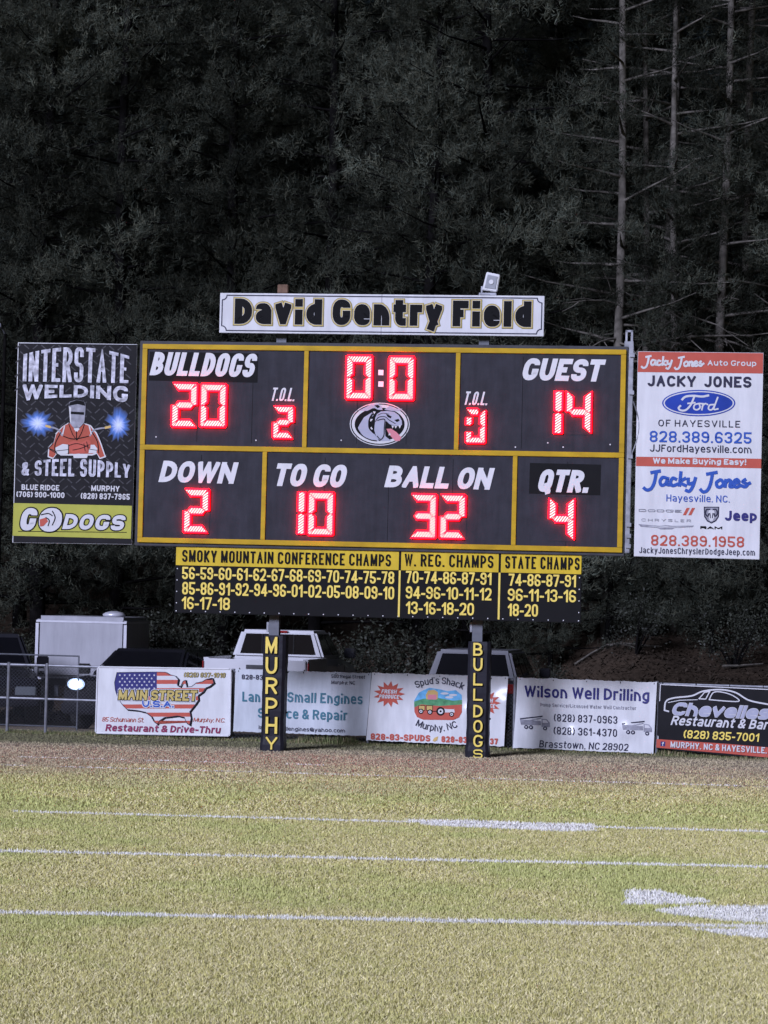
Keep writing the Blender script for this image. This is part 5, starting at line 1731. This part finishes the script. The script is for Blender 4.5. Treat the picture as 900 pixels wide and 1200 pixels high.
def vehicle(name, label, cat, loc, heading, paint, kind, glass='car_glass', group=None, trim=None, lit=False):
    """local axes: x forward, y to the vehicle's left, z up"""
    o = thing(name, label, cat, WORLD, (0, 0, 0), group)
    z = float(ground_z(np.array(loc[0]), np.array(loc[1])))
    o.location = (loc[0], loc[1], z); o.rotation_euler = (0, 0, heading)
    hw = 0.95
    if kind == 'pickup':
        zb, belt, roof = 0.42, 1.36, 1.86
        cab = (-0.75, 1.20, -0.735, 0.55)          # base rear x, base front x, roof rear x, roof front x
        st = [(-0.80, 1.36), (1.05, 1.36), (1.25, 1.33), (2.45, 1.2), (2.62, 1.0)]
        nose, tail = 2.62, -2.75
    elif kind == 'suv':
        zb, belt, roof = 0.38, 1.10, 1.66
        cab = (-2.15, 1.05, -1.85, 0.25)
        st = [(-2.35, 0.95), (-2.25, 1.05), (0.95, 1.05), (1.2, 1.04), (2.2, 0.92), (2.38, 0.72)]
        nose, tail = 2.38, -2.35
    elif kind == 'hatch':
        zb, belt, roof = 0.34, 1.0, 1.55
        cab = (-2.2, 1.05, -2.0, 0.25)
        st = [(-2.35, 0.92), (-2.25, 1.0), (0.95, 1.0), (1.2, 1.0), (2.2, 0.9), (2.38, 0.72)]
        nose, tail = 2.38, -2.35
    else:
        zb, belt, roof = 0.30, 1.0, 1.46
        cab = (-1.75, 1.05, -1.25, 0.15)
        st = [(-2.3, 0.92), (-2.15, 1.0), (0.95, 1.0), (1.15, 1.0), (2.05, 0.98), (2.28, 0.90)]
        nose, tail = 2.28, -2.3
    rings = []
    for x, zt in st:
        k = 0.93 if x in (st[0][0], st[-1][0]) else 1.0
        h = hw * k
        rings.append([(x, -h * .93, zb), (x, -h, zb + .14), (x, -h, zt - .16), (x, -h * .94, zt - .03), (x, -h * .6, zt), (x, h * .6, zt), (x, h * .94, zt - .03), (x, h, zt - .16), (x, h, zb + .14), (x, h * .93, zb)])
    b = MB().loft(rings, paint).build('body', o)
    if kind == 'pickup':
        mb = MB()
        mb.box(tail, -0.83, -hw, -hw + .07, .55, 1.33, paint); mb.box(tail, -0.83, hw - .07, hw, .55, 1.33, paint)
        mb.box(tail, -0.83, -hw + .071, hw - .071, .62, .70, 'car_black')
        mb.box(tail + .002, -0.83, -hw - .006, -hw + .085, 1.332, 1.365, paint); mb.box(tail + .002, -0.83, hw - .085, hw + .006, 1.332, 1.365, paint)
        mb.build('bed', o)
        MB().box(tail - .055, tail - .005, -hw + .03, hw - .03, .62, 1.345, paint).build('tailgate', o, bevel=.012)
        MB().box(tail - .075, tail - .056, -.16, .16, 1.18, 1.25, 'board_edge').build('tailgate_handle', o)
        MB().box(-.765, -.72, -.17, .17, roof - .045, roof - .008, 'tail_red').build('brake_light', o)
        for yy in (-.3, .3): MB().box(-.765, -.73, yy - .012, yy + .012, belt + .06, roof - .09, 'car_black').build('window_bar', o)
        for s in (-1, 1): MB().box(tail - .03, tail + .06, s * hw - (.02 if s < 0 else -.0), s * hw + (.0 if s < 0 else .02), .95, 1.30, 'tail_red').build('tail_light', o)
    x0, x1, x2, x3 = cab
    hb, ht = hw * .93, hw * .74
    zc = belt - .03
    bl = [(x0, -hb, zc), (x1, -hb, zc), (x1, hb, zc), (x0, hb, zc)]
    tl = [(x2, -ht, roof), (x3, -ht, roof), (x3, ht, roof), (x2, ht, roof)]
    c = MB().loft([bl, tl], trim or paint).build('cab', o, bevel=.05)
    faces = {'right': (bl[0], bl[1], tl[1], tl[0]), 'front': (bl[1], bl[2], tl[2], tl[1]), 'left': (bl[2], bl[3], tl[3], tl[2]), 'rear': (bl[3], bl[0], tl[0], tl[3])}
    mb = MB(); face_slab(mb, faces['front'], (.07, .07, .12, .12), .008, glass); mb.build('windshield', o)
    mb = MB(); face_slab(mb, faces['rear'], (.08, .08, .16, .14), .008, glass); mb.build('rear_window', o)
    cuts = ((.07, .53), (.52, .10)) if kind == 'pickup' else ((.05, .70), (.34, .38), (.65, .07))
    for sd in ('right', 'left'):
        for l, r_ in cuts:
            ins = (l, r_, .14, .13) if sd == 'right' else (r_, l, .14, .13)
            mb = MB(); face_slab(mb, faces[sd], ins, .008, glass); mb.build('side_window', o)
    for s in (-1, 1):
        mx = x1 - .28
        MB().box(mx - .05, mx + .07, s * (hw + .13) - .11, s * (hw + .13) + .11, belt - .02, belt + .17, 'car_black').build('mirror', o, bevel=.02)
        for dx in ((x1 - .55,) if kind == 'pickup' else (x1 - .6, x1 - 1.7)):
            MB().box(dx - .42, dx - .28, s * (hw + .012) - .012, s * (hw + .012) + .012, belt - .17, belt - .13, 'chrome').build('door_handle', o)
            MB().box(dx + .43, dx + .44, s * (hw - .0) - .004, s * hw + .004, zb + .15, belt - .15, 'board_patch').build('door_seam', o)
    rw = .38 if kind != 'car' else .33
    for wx in (nose - .85, tail + .85):
        for s in (-1, 1):
            yc = s * (hw - .10)
            mb = MB(); mb.tube([(wx, yc - .125, rw), (wx, yc - .09, rw), (wx, yc + .09, rw), (wx, yc + .125, rw)], [rw * .9, rw, rw, rw * .9], 'tyre', 20)
            w_ = mb.build('wheel', o)
            mb = MB(); mb.tube([(wx, yc + s * .10, rw), (wx, yc + s * .14, rw)], [rw * .66, rw * .6], 'rim', 14); mb.build('rim', w_, base=(0, 0, 0))
    MB().box(nose - .06, nose + .10, -hw * .95, hw * .95, zb + .02, zb + .22, 'chrome' if kind == 'pickup' else paint).build('front_bumper', o, bevel=.03)
    MB().box(tail - .16, tail - .06 if kind == 'pickup' else tail + .03, -hw * .95, hw * .95, zb + .02, zb + .20, 'chrome' if kind == 'pickup' else paint).build('rear_bumper', o, bevel=.03)
    zn = st[-1][1]
    MB().box(nose - .10, nose + .03, -hw * .45, hw * .45, zb + .24, zn - .02, 'board_patch').build('grille', o, bevel=.01)
    for s in (-1, 1):
        a, b_ = sorted((s * hw * .50, s * hw * .90))
        mt = 'headlight_off'
        h_ = MB().box(nose - .16, nose + .035, a, b_, zn - .17, zn + .03, 'car_glass' if lit else 'headlight_off').build('headlight', o, bevel=.02)
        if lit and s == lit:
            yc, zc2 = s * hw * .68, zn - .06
            for nm_, x0_, ry_, rz_, mt_ in (('glow_ring', .036, .165, .105, 'headlight_halo'), ('lens', .052, .125, .085, 'headlight_glow'), ('bulb', .068, .09, .062, 'headlight_on')):  # lens and outer ring imitate glow round the bulb, emission dimming outward
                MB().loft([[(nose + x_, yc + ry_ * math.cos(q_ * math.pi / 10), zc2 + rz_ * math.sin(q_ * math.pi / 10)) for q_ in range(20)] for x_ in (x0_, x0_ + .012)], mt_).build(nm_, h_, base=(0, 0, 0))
        if kind != 'pickup':
            MB().box(tail - .04, tail + .10, a, b_, zb + .40, zb + .58, 'tail_red').build('tail_light', o, bevel=.01)
    return o


AWAY = math.pi / 2
vehicle('pickup_truck', 'white pickup truck seen from behind, past the pad lettered MURPHY', 'pickup truck', (x_at(334, 790, 48.6), 48.6), AWAY - R(9), 'car_white', 'pickup')
vehicle('sport_utility_vehicle', 'dark vehicle with pale roof edges behind the produce banner', 'car', (x_at(571, 790, 51.6), 51.6), AWAY - R(10), 'car_grey', 'hatch', trim='car_silver')
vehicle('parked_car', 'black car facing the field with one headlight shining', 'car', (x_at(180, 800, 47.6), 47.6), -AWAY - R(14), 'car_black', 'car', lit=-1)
vehicle('parked_suv', 'black vehicle at the picture edge behind the open fence', 'car', (x_at(-22, 800, 48.4), 48.4), -AWAY + R(12), 'car_black', 'suv', trim='car_grey')

# ---- cargo trailer
ty = 51.6
tx0, tx1 = x_at(47, 780, ty), x_at(153, 780, ty)
tw = tx1 - tx0
tr = thing('cargo_trailer', 'white enclosed cargo trailer with a round roof vent', 'trailer', WORLD, (0, 0, 0))
gz = float(ground_z(np.array(tx0), np.array(ty)))
tr.location = ((tx0 + tx1) / 2, ty + 1.5, gz); tr.rotation_euler = (0, 0, R(-4))
zt_ = 2.2 - (722 - 701) * ty / FPX - gz
zb_ = 2.2 - (795 - 701) * ty / FPX - gz
hwid = tw / 2
MB().box(-hwid, hwid, -1.5, 1.5, zb_, zt_, 'trailer_white').build('body', tr, bevel=.07)
MB().box(-hwid - .01, hwid + .01, -1.51, 1.51, zt_ - .13, zt_ - .09, 'trailer_trim').build('roof_trim', tr)
for s in (-1, 1):
    MB().box(s * hwid * .985 - .03, s * hwid * .985 + .03, -1.515, -1.47, zb_ + .02, zt_ - .15, 'trailer_trim').build('corner_post', tr)
    for wy in (-.2,):
        mb = MB(); mb.tube([(s * (hwid + .02) - .1, wy, .33), (s * (hwid + .02) + .1, wy, .33)], .33, 'tyre', 18); w_ = mb.build('wheel', tr)
        MB().tube([(s * (hwid + .02) + s * .101, wy, .33), (s * (hwid + .02) + s * .12, wy, .33)], .19, 'rim', 12).build('rim', w_, base=(0, 0, 0))
        MB().box(s * (hwid + .06) - .15, s * (hwid + .06) + .15, wy - .42, wy + .42, .69, .73, 'trailer_trim').build('fender', tr)
vx = -.1 + .55
mb = MB(); mb.tube([(vx, -.3, zt_), (vx, -.3, zt_ + .05), (vx, -.3, zt_ + .09), (vx, -.3, zt_ + .12)], [.22, .24, .18, .06], 'trailer_trim', 16); mb.build('roof_vent', tr, smooth=True)
for x in (-hwid + .10, -hwid + .10):
    pass
for dz in (.08, .2):
    MB().box(-hwid + .06, -hwid + .17, -1.52, -1.501, zb_ + dz, zb_ + dz + .06, 'board_patch').build('marker_light', tr)
#MB().box(-.006, .006, -1.512, -1.501, zb_ + .05, zt_ - .15, 'grey_print').build('door_seam', tr)
#MB().box(.10, .13, -1.53, -1.501, zb_ + .15, zt_ - .3, 'trailer_trim').build('lock_bar', tr)
MB().box(-.05, .05, 1.5, 2.4, .45, .53, 'steel').build('tongue', tr)
MB().box(-hwid + .1, hwid - .1, -1.4, 1.4, zb_ - .14, zb_ - .002, 'board_edge').build('chassis', tr)
for s in (-1, 1): MB().box(s * hwid * .8 - .04, s * hwid * .8 + .04, -.25, -.15, .33, zb_ - .13, 'steel').build('axle_mount', tr)

# ---- distant lamp at the left edge
ly_ = 53.5
lx_ = x_at(5, 430, ly_)
lp = thing('street_lamp', 'lit lamp on a thin pole at the edge of the wood', 'street lamp', WORLD, (0, 0, 0))
lz_ = float(ground_z(np.array(lx_), np.array(ly_)))
lp.location = (lx_, ly_, lz_)
hz_ = 2.2 + (698 - 384) * ly_ / FPX - lz_
MB().tube([(0, 0, -.2), (0, 0, hz_ - .1)], [.05, .035], 'bark_dark', 8).build('pole', lp)
MB().tube([(0, 0, hz_ - .099), (-.05, -.1, hz_ + .02), (-.10, -.35, hz_ + .03)], .025, 'steel', 6).build('arm', lp)
MB().box(-.19, -.02, -.55, -.351, hz_ - .03, hz_ + .08, 'galvanised').build('lamp_head', lp, bevel=.02)
MB().tube([(-.105, -.556, hz_ + .02), (-.105, -.575, hz_ + .02)], [.05, .035], 'bright_lamp', 10).build('bulb', lp)
